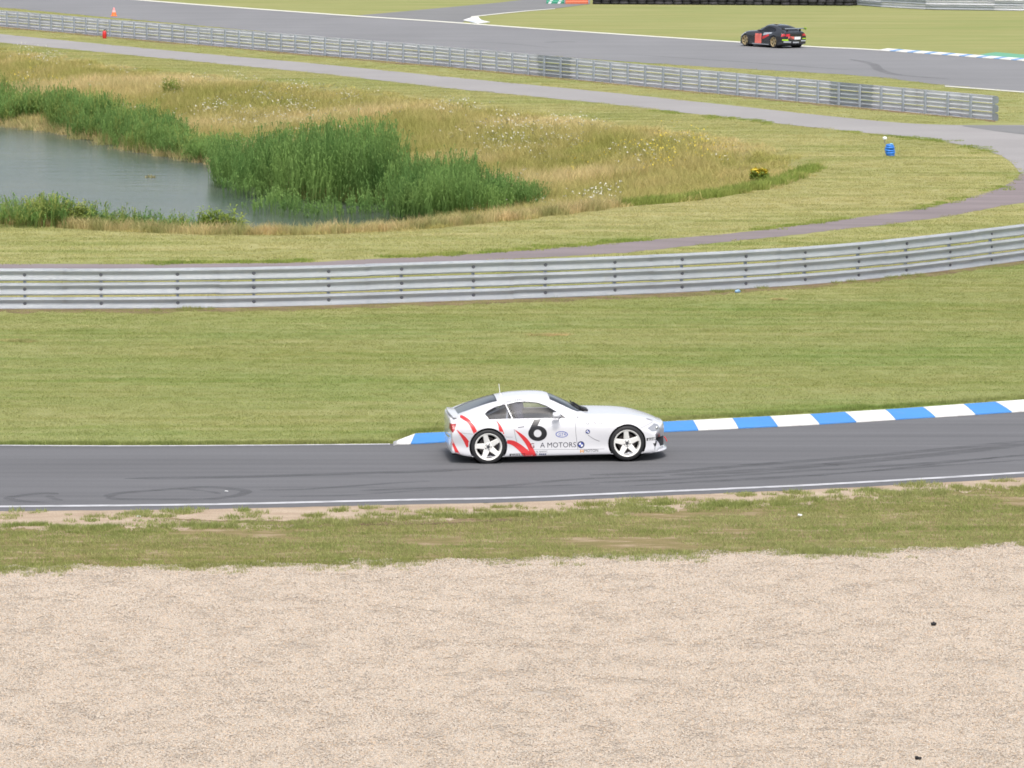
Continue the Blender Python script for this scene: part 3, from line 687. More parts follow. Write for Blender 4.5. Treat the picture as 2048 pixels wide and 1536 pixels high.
def put(name, P, protos, label, cat, s=(0.8, 1.2), tilt=0.012, zoff=0.0, zs=None):
    n = len(P); z = ground_z(P) + zoff; k = s[0] + (s[1] - s[0]) * RNG.random(n); kz = k * (1 if zs is None else zs)
    rot = np.column_stack([RNG.normal(0, tilt, n), RNG.normal(0, tilt, n), RNG.random(n) * 6.283])
    return scatter(name, np.column_stack([P, z]), rot, np.column_stack([k, k, kz]), RNG.integers(0, len(protos), n), protos, label, cat)

def near_only(P, m=3.0):           # keep what the photograph (or a step to its side) can see
    return P[np.abs(P[:, 0]) < P[:, 1] * (1024 / F) + m]
# --- gravel: patches of stones
def stone_patch(seed, n=760, half=0.36):
    r = np.random.default_rng(seed); bm = bmesh.new(); bmesh.ops.create_icosphere(bm, subdivisions=1, radius=1); base = np.array([v.co[:] for v in bm.verts]); fc = [tuple(v.index for v in f.verts) for f in bm.faces]; bm.free()
    V_, F_, T_, H_ = [], [], [], []
    for _ in range(n):
        s = r.uniform(.007, .016) * np.array([1, r.uniform(.6, 1), r.uniform(.35, .6)]); v = base * (1 + r.normal(0, .12, (len(base), 1))) * s; a = r.random() * 6.283
        R_ = np.array([[math.cos(a), -math.sin(a), 0], [math.sin(a), math.cos(a), 0], [0, 0, 1]]); v = v @ R_.T
        v += np.array([r.uniform(-half, half), r.uniform(-half, half), r.uniform(0, .007)]); k = len(V_); V_ += v.tolist(); F_ += [tuple(i + k for i in q) for q in fc]; t, h = r.random(), r.random(); T_ += [t] * len(fc); H_ += [h] * len(fc)
    return proto_mesh('gravel_patch', V_, F_, T_, m_stone, H_)
gp = poly_px(BOT, GRAVEL_TOP); P = near_only(rand_in(gp, 5.2), 2.5); P = P[P[:, 1] > 42]
und = 0.0
put('gravel_stones', P, [stone_patch(k) for k in range(5)], 'loose pale beige pebbles covering the gravel trap', 'gravel', (.95, 1.15), .002, zoff=0.012 + und)
# --- turf
short = [proto_mesh('turf_tuft', *blades(190, .30, .012, .034, .013, 1.3), m_turf_blade) for _ in range(3)]
dryt = [proto_mesh('dry_turf_tuft', *blades(160, .42, .015, .042, .02, 1.3), m_dry_blade) for _ in range(3)]
verge = poly_px(GRAVEL_TOP, SAND_LOW); P = near_only(rand_in(verge, 12)); P = P[vnoise(P * np.array([.55, 1]), .7, 11) > .2]
put('verge_grass', P, [proto_mesh('verge_tuft', *blades(200, .27, .015, .055, .012, .9), m_turf_blade) for _ in range(3)], 'rough green grass strip between gravel trap and sandy verge', 'grass', (.7, 1.25))
tufts = [proto_mesh('grass_tuft', *blades(70, .12, .025, .085, .012, .7), m_turf_blade) for _ in range(3)]
edge = poly_px([(u, v + 16) for u, v in GRAVEL_TOP], [(u, v - 8) for u, v in GRAVEL_TOP]); P = near_only(rand_in(edge, 14)); P = P[vnoise(P, .9, 5) > .58]
sand = poly_px(SAND_LOW, off(NEAR_LINE, 10)); Q = near_only(rand_in(sand, 22)); ys = np.interp(Q[:, 0], gpts(SAND_LOW)[:, 0], gpts(SAND_LOW)[:, 1]); ye = np.interp(Q[:, 0], gpts(NEAR_LINE)[:, 0], gpts(NEAR_LINE)[:, 1]); tt = (Q[:, 1] - ys) / (ye - ys); Q = Q[vnoise(Q * np.array([.6, 1.2]), .55, 6) > .66 + .2 * tt]
cl = []
for _ in range(210):
    cu_ = RNG.uniform(-380, 2380); ta = RNG.random() ** 1.5; va = float(curve(SAND_LOW, [cu_])[0]); vb = float(curve(NEAR_LINE, [cu_])[0]) + 12; c0 = G(cu_, va + (vb - va) * ta * .95)
    for _k in range(int(RNG.integers(1, 5))): cl.append((c0.x + RNG.normal(0, .14), c0.y + RNG.normal(0, .05)))
Q = np.vstack([Q, np.array(cl)])
el = np.array([G(u, float(curve(SAND_LOW, [u])[0]))[:2] for u in RNG.uniform(-350, 2350, 480)]) + np.column_stack([RNG.normal(0, .1, 480), RNG.normal(.0, .2, 480)]); eg = np.array([G(u, float(curve(GRAVEL_TOP, [u])[0]))[:2] for u in RNG.uniform(-350, 2350, 620)]) + np.column_stack([RNG.normal(0, .1, 620), RNG.normal(-.03, .2, 620)])
put('stray_tufts', near_only(np.vstack([P, Q, el[vnoise(el, .8, 61) > .35], eg[vnoise(eg, .8, 62) > .4]])), tufts, 'small grass tufts straggling over sand and gravel edges', 'grass', (.6, 1.3))
infield = poly_px([(u, v - 1) if u < 785 else (u, v - 22) for u, v in FAR_EDGE], [(u, v + 2) for u, v in RAIL_BASE]); P = near_only(rand_in(infield, 9))
put('infield_grass', P, short, 'mown green grass between the track and the near guardrail', 'grass', (.8, 1.25), zs=.8)
ke = np.array([G(u, v)[:2] for u, v in [(x, float(curve([(785, 884), (832, 866.5), (889, 864), (1100, 855), (1331, 843), (1600, 829), (1800, 817), (2048, 799), (2250, 783), (2420, 766)], [x])[0]) - 4) for x in np.linspace(795, 2300, 520)]]) + RNG.normal(0, .09, (520, 2))
le = np.array([G(u, float(curve(FAR_EDGE, [u])[0]) - 2.5)[:2] for u in np.linspace(-350, 790, 420)]) + RNG.normal(0, .06, (420, 2))
rf = np.array([G(u, v + 3)[:2] for u, v in zip(np.linspace(-350, 2300, 420), curve(RAIL_BASE, np.linspace(-350, 2300, 420)))]) + RNG.normal(0, .16, (420, 2)); rf = rf[vnoise(rf, 1.1, 8) > .66]
put('edge_tufts', np.vstack([ke, le, rf]), tufts, 'longer grass fringe along kerb, track edge and rail foot', 'grass', (.6, 1.2))
back = poly_px([(u, v - 5) for u, v in RAIL_BASE], PATH_TOP[:-3] + [(2200, 330), (2420, 300)]); P = near_only(rand_in(back, 4))
pl = gpts(PATH_LOW); P = P[P[:, 1] < np.interp(P[:, 0], pl[:, 0], pl[:, 1]) - .3]
mown = poly_px(PATH_TOP[:-2], [p for p in ROAD_LOW if p[0] < 2035]); Q = near_only(rand_in(mown, 3.6)); Q = Q[~inside(Q, OUTER)]
q2 = poly_px(FAR_RAIL + [(2040, 246)], [(u, v) for u, v in FT_LOW if u < 2060]); q2 = near_only(rand_in(q2, 1.6)); q3 = poly_px([(u, v) for u, v in ROAD_TOP if u < 1900], FAR_RAIL); q3 = near_only(rand_in(q3, 1.8)); Q = np.vstack([Q, q2, q3])
put('mown_bank_grass', np.vstack([P, Q]), dryt, 'yellowing mown grass between the cinder path and the meadow', 'grass', (.8, 1.2))
pe = np.array([G(u, v - 1.5)[:2] for u, v in zip(np.linspace(-350, 2030, 500), curve(PATH_TOP, np.linspace(-350, 2030, 500)))]) + RNG.normal(0, .2, (500, 2)); pe = pe[vnoise(pe, 2.2, 51) > .42]
re_ = np.array([G(u, v + 1)[:2] for u, v in zip(np.linspace(1300, 2040, 260), curve(ROAD_LOW, np.linspace(1300, 2040, 260)))]) + RNG.normal(0, .3, (260, 2)); re_ = re_[vnoise(re_, 3, 52) > .5]
put('path_edge_grass', np.vstack([pe, re_]), [proto_mesh('edge_tuft', *blades(70, .25, .03, .08, .02, .9), m_bright) for _ in range(2)], 'greener grass fringe along cinder path and service road', 'grass', (.6, 1.2))
# --- meadow round the pond
longg = [proto_mesh('meadow_tuft', *blades(90, .40, .2, .52, .018, .7, 2), m_meadow_blade) for _ in range(4)]
P = near_only(rand_in(OUTER, 2.6), 4); P = P[~inside(P, INNER)]; dd = pdist(P, OUTER); keep = RNG.random(len(P)) < np.clip(dd / 6 + .35, 0, 1); P = P[keep]; dd = dd[keep]
put('meadow_grass', P, longg, 'long straw coloured meadow grass on the banks round the pond', 'grass', (.75, 1.2), .08, zs=np.clip(.28 + dd / 6, 0, 1.05) * (.75 + .5 * vnoise(P, 3, 21)))
rim = gpts(RIM_NEAR); ru = RNG.random(620); rs = np.concatenate([[0], np.cumsum(np.hypot(*np.diff(rim[:, :2], axis=0).T))]); rs /= rs[-1]
rp = np.column_stack([np.interp(ru, rs, rim[:, 0]), np.interp(ru, rs, rim[:, 1])]); P = rp + np.column_stack([RNG.normal(0, .2, 620), .5 + np.abs(RNG.normal(0, .6, 620))])
P = P[1024 + F * P[:, 0] / P[:, 1] < 1230]
put('rim_straw', near_only(P), [proto_mesh('straw_tuft', *blades(60, .35, .15, .45, .018, .7, 2), m_straw) for _ in range(3)], 'dry orange straw along the mown edge of the pond bank', 'grass', (.7, 1.15))
gs = [(1290, 408), (1400, 398), (1480, 386), (1560, 369), (1628, 340)]; us = np.sort(RNG.uniform(1250, 1628, 380)); P = np.array([G(u, v)[:2] for u, v in zip(us, curve([(1250, 412)] + gs, us))]) + np.column_stack([RNG.normal(0, .15, 380), .3 + np.abs(RNG.normal(0, .35, 380))])
put('green_bank_fringe', P, [proto_mesh('fringe_tuft', *blades(46, .25, .10, .30, .02, .6, 2), m_bright) for _ in range(2)], 'fresh green fringe at the right tip of the meadow', 'grass', (.7, 1.25))
for su, sv, sdu, sdv, lab in STRAW:
    P = np.array([G(su + sdu * RNG.normal(0, .5), sv + sdv * RNG.normal(0, .5))[:2] for _ in range(int(sdu * 3))])
    put('cut_straw', P, [proto_mesh('straw_wisp', *blades(26, .10, .01, .04, .012, 2.5), m_straw)], lab, 'straw', (.6, 1.2), zoff=.02)
# flowers
wf = [flowers(7, .55, .26, .56, .022, [m_white_petal, m_weed]) for _ in range(3)]; yf = [flowers(6, .4, .28, .55, .022, [m_yellow_petal, m_weed]) for _ in range(2)]
def clusters(cl, zfun=True):
    out = []
    for u, v, su, sv, n in cl:
        uu = RNG.normal(u, su, n); vv_ = RNG.normal(v, sv, n)
        out += [G(a, b, -0.5)[:2] for a, b in zip(uu, vv_)]
    return np.array(out)
P = clusters([(110, 140, 40, 8, 26), (330, 195, 60, 20, 26), (560, 230, 90, 24, 60), (640, 210, 70, 18, 24), (760, 215, 60, 18, 14), (930, 245, 30, 6, 12), (1040, 295, 50, 14, 30), (1130, 295, 40, 14, 24), (1190, 400, 22, 12, 15), (1520, 290, 30, 8, 14), (1010, 370, 30, 14, 14), (1320, 330, 60, 16, 12), (60, 175, 60, 20, 14), (460, 225, 50, 30, 30), (980, 285, 40, 12, 20)])
P = P[inside(P, OUTER) & ~inside(P, INNER)]; put('white_meadow_flowers', P, wf, 'scattered white flower heads in the meadow grass', 'flowers', (.8, 1.4))
P = clusters([(1380, 335, 60, 16, 40), (1330, 320, 50, 14, 20), (60, 165, 50, 12, 14), (620, 195, 40, 10, 10), (1180, 330, 40, 10, 8)]); P = P[inside(P, OUTER) & ~inside(P, INNER)]
put('yellow_meadow_flowers', P, yf, 'scattered yellow flowers in the meadow grass', 'flowers', (.7, 1.2))
# reeds
reeds = [proto_mesh('reed_clump', *reed(26, .6, 1.55, 2.5, .6, .034, 10, True), m_reed) for _ in range(4)]
RB_F = [(448, 372), (500, 392), (560, 402), (640, 408), (720, 412), (790, 410)]; RB_B = [(448, 352), (500, 366), (560, 376), (640, 380), (720, 384), (800, 384)]
bed = poly_px(RB_F, RB_B, WATER_Z); P = rand_in(bed, 1.9); ux = np.array([1024 + F * p[0] / p[1] for p in P]); hs_ = np.interp(ux, [440, 470, 560, 640, 780, 810], [.62, .78, .86, 1.02, 1.02, .8])
o = put('tall_reed_bed', P, reeds, 'tall dark green reed bed at the right end of the pond', 'reeds', (.85, 1.1), .07, zs=hs_)
reeds2 = [proto_mesh('low_reed_clump', *reed(28, .6, .95, 1.55, .5, .034, 8, True), m_reed) for _ in range(3)]
bed = poly_px([(790, 428), (860, 432), (920, 432), (1000, 428), (1068, 418)], [(790, 388), (860, 392), (920, 396), (1000, 405), (1068, 408)], -1.0); P = rand_in(bed, 2.2); ux = np.array([1024 + F * p[0] / p[1] for p in P])
put('low_reed_bed', P, reeds2, 'lower lighter green reeds beside the tall reed bed', 'reeds', (.8, 1.1), .08, zs=np.interp(ux, [780, 860, 930, 980, 1070], [1.25, 1.15, 1.15, .85, .62]))
# far-shore reeds at left
sf = gpts([(-300, 214), (-150, 231), (0, 248), (80, 259), (130, 264), (200, 282), (290, 302), (350, 313), (440, 328)], WATER_Z)[:, :2]; n = 520; t = RNG.random(n); ss = np.linspace(0, 1, len(sf)); P = np.column_stack([np.interp(t, ss, sf[:, 0]), np.interp(t, ss, sf[:, 1])]) + np.column_stack([RNG.normal(0, .5, n), .2 + np.abs(RNG.normal(0, 2.6, n))])
P = P[vnoise(P, 3.5, 31) > .16]; reeds3 = [proto_mesh('shore_reed_clump', *reed(20, .6, .7, 1.3, .5, .032, 7, True), [m_weed, m_reed, m_reed][_]) for _ in range(3)]
put('shore_reeds', near_only(P, 6), reeds3, 'green reeds along the far shore of the pond', 'reeds', (.7, 1.15), .08, zs=(lambda q: (.6 + .7 * vnoise(q, 2.5, 33)) * np.interp(1024 + F * q[:, 0] / q[:, 1], [250, 330, 430], [1, .8, .55]))(near_only(P, 6)))
# brown dead stems at the water line, floating leaves
n = 260; t = RNG.random(n); P = np.column_stack([np.interp(t, ss, sf[:, 0]), np.interp(t, ss, sf[:, 1])]) + np.column_stack([RNG.normal(0, .4, n), RNG.normal(-.1, .5, n)])
put('dead_reed_litter', P, [proto_mesh('dead_stems', *blades(60, .4, .1, .5, .03, .9), m_straw) for _ in range(2)], 'pale dead stems littering the far water line', 'plants', (.6, 1.1), zoff=0.1)
# weeds on the near bank in front of the water
P = clusters([]) if False else None
us = np.concatenate([RNG.uniform(-250, 130, 150), RNG.uniform(100, 330, 80), RNG.uniform(300, 430, 40)]); P = np.array([G(u, 474 + RNG.uniform(-12, 16), -0.5)[:2] for u in us]); ux = us
weeds = [proto_mesh('bank_weed', *reed(8, .35, .6, 1.35, .4, .034, 8, True), [m_weed, m_reed, m_reed][_]) for _ in range(3)]
put('near_bank_weeds', P, weeds, 'dark weeds on the near bank in front of the pond at left', 'plants', (.8, 1.15), .1, zs=np.interp(ux, [-250, 60, 130, 200, 330, 430], [.72, .68, .62, .56, .48, .55]) * RNG.uniform(.65, 1.15, len(us)))
P = np.array([G(u, 474, -0.4)[:2] for u in np.concatenate([RNG.uniform(75, 175, 22), RNG.uniform(390, 480, 14)])])
put('bright_bank_weeds', P, [proto_mesh('bright_weed', *reed(7, .35, .45, .95, .3, .05, 10), m_bright) for _ in range(2)], 'bright yellow green weeds on the near bank', 'plants', (.8, 1.1), .1)
# low plants standing in the shallows in front of the tall reeds
sh = poly_px([(440, 420), (560, 440), (700, 446), (820, 446)], [(440, 372), (560, 404), (700, 414), (820, 416)], WATER_Z); P = rand_in(sh, 1.3); P = P[vnoise(P, 1.3, 41) > .42]
put('shallow_water_plants', P, [proto_mesh('shallow_plant', *reed(12, .6, .2, .6, .32, .035, 6, True), m_reed) for _ in range(3)], 'low plants standing in the shallows in front of the reeds', 'plants', (.8, 1.2), .12, zoff=0.72)
# single plants
def shrub(name, u, v, z, h, rad, mat, label, cat='plant', fl=None):
    p = G(u, v, z); p.z = float(ground_z(np.array([[p.x, p.y]]))[0]); root = empty(name, p); tag(root, label, cat)
    link('foliage', proto_mesh('foliage', *reed(34, rad, h * .4, h, .28, .06, 10), mat), root)
    link('stem', proto_mesh('stem', *blades(14, rad * .4, h * .5, h * .8, .03, .2), m_straw), root)
    if fl: link('flower_head', flowers(150, rad * .95, h * .55, h * 1.15, .042, [fl, m_weed]), root)
shrub('leafy_shrub', 343, 190, -.35, 1.0, .4, m_bright, 'single bright green bush on the dry bank above the pond')
shrub('yellow_flower_clump', 1517, 362, -.02, .42, .30, m_bright, 'clump of bright yellow flowers at the right tip of the meadow', fl=m_yellow_petal)
p = G(302, 355, WATER_Z)
tag(mesh('floating_weed', *(lambda q: ([(p.x + x, p.y + y, p.z + z) for x, y, z in q[0]], q[1]))(blades(40, .22, .03, .16, .04, .9)), m_straw), 'small brown clump floating in the middle of the pond', 'plant')

# ================================================================== CARS
def pchip(pts):
    X = np.array([p[0] for p in pts], float); Y = np.array([p[1] for p in pts], float); h = np.diff(X); d = np.diff(Y) / h; m = np.zeros(len(X)); m[0], m[-1] = d[0], d[-1]
    for i in range(1, len(X) - 1):
        if d[i - 1] * d[i] > 0: w1, w2 = 2 * h[i] + h[i - 1], h[i] + 2 * h[i - 1]; m[i] = (w1 + w2) / (w1 / d[i - 1] + w2 / d[i])
    def f(x):
        x = min(max(x, X[0]), X[-1]); i = min(int(np.searchsorted(X, x, 'right')) - 1, len(X) - 2); t = (x - X[i]) / h[i]
        return (1 + 2 * t) * (1 - t) ** 2 * Y[i] + t * (1 - t) ** 2 * h[i] * m[i] + t * t * (3 - 2 * t) * Y[i + 1] + t * t * (t - 1) * h[i] * m[i + 1]
    return f
ZC = pchip([(-.60, .83), (-.5, .872), (-.2, .995), (.18, 1.125), (.5, 1.18), (.85, 1.195), (1.05, 1.185), (1.2, 1.145), (1.45, 1.03), (1.65, .925), (1.82, .845), (2.0, .838), (2.3, .826), (2.6, .80), (2.9, .735), (3.1, .665), (3.25, .585)])
ZR = pchip([(-.60, .825), (-.5, .865), (-.2, .965), (.2, 1.045), (.55, 1.082), (.8, 1.085), (1.0, 1.06), (1.2, .995), (1.4, .91), (1.58, .845), (1.8, .828), (2.0, .825), (2.3, .815), (2.6, .79), (2.9, .722), (3.1, .65), (3.25, .57)])
YR = pchip([(-.60, .58), (-.5, .60), (-.2, .58), (.2, .555), (.8, .545), (1.2, .565), (1.5, .62), (1.65, .645), (2.0, .61), (2.6, .56), (3.0, .50), (3.3, .44)])
ZS = pchip([(-.60, .74), (-.5, .80), (-.1, .812), (.4, .80), (1.0, .795), (1.6, .79), (2.0, .775), (2.4, .75), (2.7, .71), (3.0, .63), (3.25, .53)])
YS_ = pchip([(-.60, .74), (-.4, .785), (0, .80), (.5, .765), (1.0, .75), (1.6, .755), (2.0, .765), (2.5, .775), (2.8, .74), (3.1, .68), (3.3, .60)])
YM = pchip([(-.60, .82), (-.35, .87), (0, .885), (.4, .865), (.8, .835), (1.3, .825), (1.8, .835), (2.2, .86), (2.5, .87), (2.8, .855), (3.1, .80), (3.3, .74)])
YB = pchip([(-.60, .80), (-.3, .86), (0, .87), (.5, .855), (1.2, .845), (1.9, .845), (2.5, .865), (2.9, .86), (3.3, .78)])
ZB = pchip([(-.60, .20), (-.4, .15), (0, .125), (2.4, .12), (2.9, .12), (3.3, .13)])
X0, X1 = -.64, 3.19
def section(s):
    """half section, bottom centre to top centre, as (y, z)"""
    zc, zr, yr, zs, ys, ym, yb, zb = ZC(s), ZR(s), YR(s), ZS(s), YS_(s), YM(s), YB(s), ZB(s)
    zl = zb + (zs - zb) * .28; zm = zb + (zs - zb) * .60
    P = [(0, zb), (yb * .5, zb), (yb - .05, zb), (yb - .008, zb + .015), (yb, zb + .06), (yb - .012, zl), (ym, zm), (ym - .012, zm + (zs - zm) * .5), (ys + .015, zs - .03), (ys - .02, zs + .004), (ys + (yr - ys) * .35, zs + (zr - zs) * .36 + .004), (ys + (yr - ys) * .72, zs + (zr - zs) * .74), (yr, zr), (yr - .06, zr + (zc - zr) * .45), (yr * .62, zr + (zc - zr) * .80), (yr * .3, zr + (zc - zr) * .95), (0, zc)]
    out = []
    Q = [P[0]] + P + [(-P[-2][0], P[-2][1])]
    for i in range(1, len(Q) - 2):
        a, b, c, d = [np.array(q) for q in Q[i - 1:i + 3]]; n = 1 if i < 3 else 3
        for k in range(n):
            t = k / n; tt = .62
            m1, m2 = (c - a) * .5 * tt, (d - b) * .5 * tt
            out.append((2 * t ** 3 - 3 * t * t + 1) * b + (t ** 3 - 2 * t * t + t) * m1 + (3 * t * t - 2 * t ** 3) * c + (t ** 3 - t * t) * m2)
    out.append(np.array(P[-1])); return out
def body_bmesh():
    # stations, closed front and rear by superellipse shrinking, plan curvature by warping x with |y|
    st = list(np.linspace(X0, X1, 96))
    rows = []
    def warp(s, y):
        y = abs(y) / .85; fr = max(0, (s - 2.3)) / 1.0; re = max(0, (.1 - s)) / .70
        return s - .34 * fr ** 2 * y ** 2.6 + .03 * re ** 2 * y ** 3
    def sec3(s, k=1.0, zmid=.4, dx=0.0):
        return [Vector((warp(s, y) + dx, y * (1 if k >= .999 else (.30 + .70 * k) ** .5), zmid + (z - zmid) * k)) for y, z in section(s)]
    for s in st: rows.append(sec3(s))
    # nose: round over
    for t in (.25, .5, .72, .88, .97, 1.0):
        rows.append(sec3(X1, (1 - t ** 3.6) ** .4 if t < 1 else .05, .34, .07 * t))
    for t in (.25, .5, .75, .9, .98, 1.0):
        rows.insert(0, sec3(X0, (1 - t ** 5) ** .25 if t < 1 else .1, .47, -.05 * t))
    bm = bmesh.new(); full = []
    for r in rows:
        L = [bm.verts.new(v) for v in r]; Rr = [L[0]] + [bm.verts.new(Vector((v.x, -v.y, v.z))) for v in r[1:-1]] + [L[-1]]
        full.append((L, Rr))
    for (La, Ra), (Lb, Rb) in zip(full, full[1:]):
        for i in range(len(La) - 1):
            for A_, B_, fl in ((La, Lb, False), (Ra, Rb, True)):
                q = [A_[i], B_[i], B_[i + 1], A_[i + 1]]
                try: bm.faces.new(q if not fl else q[::-1])
                except ValueError: pass
    for L, Rr in (full[0], full[-1]):
        try: bm.faces.new(L + Rr[1:-1][::-1])
        except ValueError: pass
    bmesh.ops.recalc_face_normals(bm, faces=bm.faces[:]); bm.normal_update()
    return bm
def ccw(poly):
    a = sum(poly[i][0] * poly[(i + 1) % len(poly)][1] - poly[(i + 1) % len(poly)][0] * poly[i][1] for i in range(len(poly)))
    return poly if a > 0 else poly[::-1]
def cookie(bm, poly, plane, filt):
    """split the faces passing filt along a convex outline seen along y ('xz') or z ('xy') or x ('yz'); return the inner faces"""
    poly = ccw(list(poly)); ax = {'xz': (0, 2), 'xy': (0, 1), 'yz': (1, 2)}[plane]
    xs = [p[0] for p in poly]; ys = [p[1] for p in poly]
    faces = [f for f in bm.faces if filt(f) and max(v.co[ax[0]] for v in f.verts) > min(xs) and min(v.co[ax[0]] for v in f.verts) < max(xs) and max(v.co[ax[1]] for v in f.verts) > min(ys) and min(v.co[ax[1]] for v in f.verts) < max(ys)]
    for i in range(len(poly)):
        a, b = poly[i], poly[(i + 1) % len(poly)]; n2 = (b[1] - a[1], -(b[0] - a[0])); l = math.hypot(*n2)
        if l < 1e-6 or not faces: continue
        co = [0, 0, 0]; no = [0, 0, 0]; co[ax[0]], co[ax[1]] = a; no[ax[0]], no[ax[1]] = n2[0] / l, n2[1] / l; co, no = Vector(co), Vector(no)
        geom = set(faces)
        for f in faces: geom.update(f.edges); geom.update(f.verts)
        r = bmesh.ops.bisect_plane(bm, geom=list(geom), dist=1e-5, plane_co=co, plane_no=no)
        faces = [f for f in r['geom'] if isinstance(f, bmesh.types.BMFace) and (f.calc_center_median() - co).dot(no) < 0]
    return faces
def take(bm, faces, inset=0.0):
    """move faces out of bm into a new bmesh"""
    nb = bmesh.new(); mp = {}
    for f in faces:
        vs_ = []
        for v in f.verts:
            if v not in mp: mp[v] = nb.verts.new(v.co - v.normal * inset)
            vs_.append(mp[v])
        try: nb.faces.new(vs_)
        except ValueError: pass
    bmesh.ops.delete(bm, geom=faces, context='FACES'); nb.normal_update(); return nb
def circle(cx, cy, r, n=36): return [(cx + r * math.cos(2 * math.pi * i / n), cy + r * math.sin(2 * math.pi * i / n)) for i in range(n)]
def shrink(poly, d):
    cx = sum(p[0] for p in poly) / len(poly); cy = sum(p[1] for p in poly) / len(poly); out = []
    for x, y in poly:
        l = math.hypot(x - cx, y - cy); out.append((x - (x - cx) / l * d, y - (y - cy) / l * d))
    return out
# photo measurements on an enlarged crop (x4.267 from column 870, row 750) -> car side plane
def D(u, v, y=-.85):
    d_ = .85 - abs(y); x = (u - 452) / 474; z = .32 + (607 - .032 * (u - 452) - v) / 481
    return (x + d_ * .11, z - d_ * .127)
DOOR_WIN = [D(u, v, -.66) for u, v in [(612, 243), (700, 223), (800, 218), (880, 226), (950, 250), (1010, 284), (1060, 314), (1112, 347), (660, 357)]]
QUARTER = [D(u, v, -.68) for u, v in [(422, 322), (450, 296), (520, 263), (602, 244), (650, 357), (457, 363)]]
SCREEN = [(1.15, -.46), (1.64, -.585), (1.78, -.36), (1.84, 0), (1.78, .36), (1.64, .585), (1.15, .46)]
REARW = [(-.53, -.40), (-.30, -.47), (.20, -.465), (.20, .465), (-.30, .47), (-.53, .40)]
WR = .335
def make_car(name, label, mats, group=None, detail=True):
    root = empty(name); tag(root, label, 'car', group)
    bm = body_bmesh()
    side = lambda sg: (lambda f: f.normal.y * sg > .25 and f.calc_center_median().y * sg > .3)
    top = lambda f: f.normal.z > .25
    parts = {}
    def cut(key, poly, plane, filt, trim=.014, inset=.006):
        fs = cookie(bm, poly, plane, filt)
        if not fs: return None
        nb = take(bm, fs, 0.0); nb.normal_update()
        if trim:
            inner = cookie(nb, shrink(poly, trim), plane, lambda f: True); gl = take(nb, inner, inset)
            bm_obj('window_trim', nb, mats['trim'], root, True)
            return bm_obj(key, gl, mats['glass'] if key not in ('rear_window', 'windscreen') else mats['glass_rear' if key == 'rear_window' else 'glass_front'], root, True)
        return nb
    for sg in (-1, 1):
        for cx in (0.0, 2.495):
            fs = cookie(bm, circle(cx, .32, WR + (.008 if cx else .006)), 'xz', side(sg)); bmesh.ops.delete(bm, geom=fs, context='FACES')
        cut('door_window', DOOR_WIN, 'xz', side(sg)); cut('quarter_window', QUARTER, 'xz', side(sg))
    cut('windscreen', SCREEN, 'xy', top); cut('rear_window', REARW, 'xy', top)
    for sg in (-1, 1):
        nb = cut('headlight', [D(u, v, -.68) for u, v in [(1806, 433), (1841, 462), (1899, 467), (1924, 447), (1908, 414), (1872, 402)]], 'xz', lambda f, sg=sg: f.calc_center_median().y * sg > .2 and f.normal.x > -.2 and (f.normal.y * sg > .1), trim=0)
        if nb:
            hl = bm_obj('headlight', nb, mats['headlight'], root, True)
            bb = bmesh.new(); c_ = sum((v.co for v in hl.data.vertices), Vector()) / len(hl.data.vertices)
            for k, dx in enumerate((.03, -.055)):
                q = c_ + Vector((dx, sg * (.012 - .02 * k), 0)); lathe(bb, [(.0, .012), (.022, .010), (.033, 0), (.030, -.01)], 12, Matrix.Translation(q) @ Matrix.Rotation(R(90) * -sg, 4, 'X') @ Matrix.Rotation(R(35) * 1, 4, 'Y'))
            bm_obj('lamp_lens', bb, mats['lens'], hl, True)
        nb = cut('tail_light', [D(u, v, -.78) for u, v in [(118, 412), (182, 412), (172, 455), (150, 487), (124, 455)]], 'xz', lambda f, sg=sg: f.calc_center_median().y * sg > .58 and f.normal.x < .5, trim=0)
        if nb: bm_obj('tail_light', nb, mats['tail'], root, True)
        nb = cut('air_intake', [D(u, v, -.72) for u, v in [(1852, 566), (1903, 566), (1888, 600), (1866, 597)]], 'xz', lambda f, sg=sg: f.calc_center_median().y * sg > .3, trim=0)
        if nb: bm_obj('air_intake', nb, mats['dark'], root, True)
        nb = cut('grille', [(.03 * sg, .47), (.26 * sg, .47), (.28 * sg, .57), (.05 * sg, .585)], 'yz', lambda f: f.calc_center_median().x > 2.9 and f.normal.x > .2, trim=0)
        if nb: bm_obj('grille', nb, mats['dark'], root, True)
    nb = cut('lower_intake', [(-.5, .20), (.5, .20), (.46, .33), (-.46, .33)], 'yz', lambda f: f.calc_center_median().x > 2.9 and f.normal.x > .2, trim=0)
    if nb: bm_obj('lower_intake', nb, mats['dark'], root, True)
    bvh = BVHTree.FromBMesh(bm)
    lin = bm.copy(); bmesh.ops.delete(lin, geom=[f for f in lin.faces if not (-.45 < f.calc_center_median().x < 1.9)], context='FACES'); lin.normal_update()
    for v in lin.verts: v.co -= v.normal * .03
    bm_obj('cabin_lining', lin, mats['cabin'], root, True)
    bmesh.ops.remove_doubles(bm, verts=bm.verts[:], dist=1e-5)
    bmesh.ops.solidify(bm, geom=bm.faces[:], thickness=.012)
    body = bm_obj('body', bm, mats['paint'], root, True, 32)
    # wheel wells and dark floor tub (keeps the hollow body closed)
    for sg in (-1, 1):
        for cx in (0.0, 2.495):
            b2 = bmesh.new(); M_ = Matrix.Translation((cx, 0, .32)) @ Matrix.Rotation(R(-90) * sg, 4, 'X')
            lathe(b2, [(.0, .48), (WR + .012, .48), (WR + .012, .80)], 28, M_); bm_obj('wheel_well', b2, mats['dark'], root, True)
    b2 = bmesh.new(); box(b2, (1.1, 0, .45), (1.9, 1.36, .5)); bmesh.ops.bevel(b2, geom=b2.edges[:], offset=.05, segments=1, affect='EDGES')
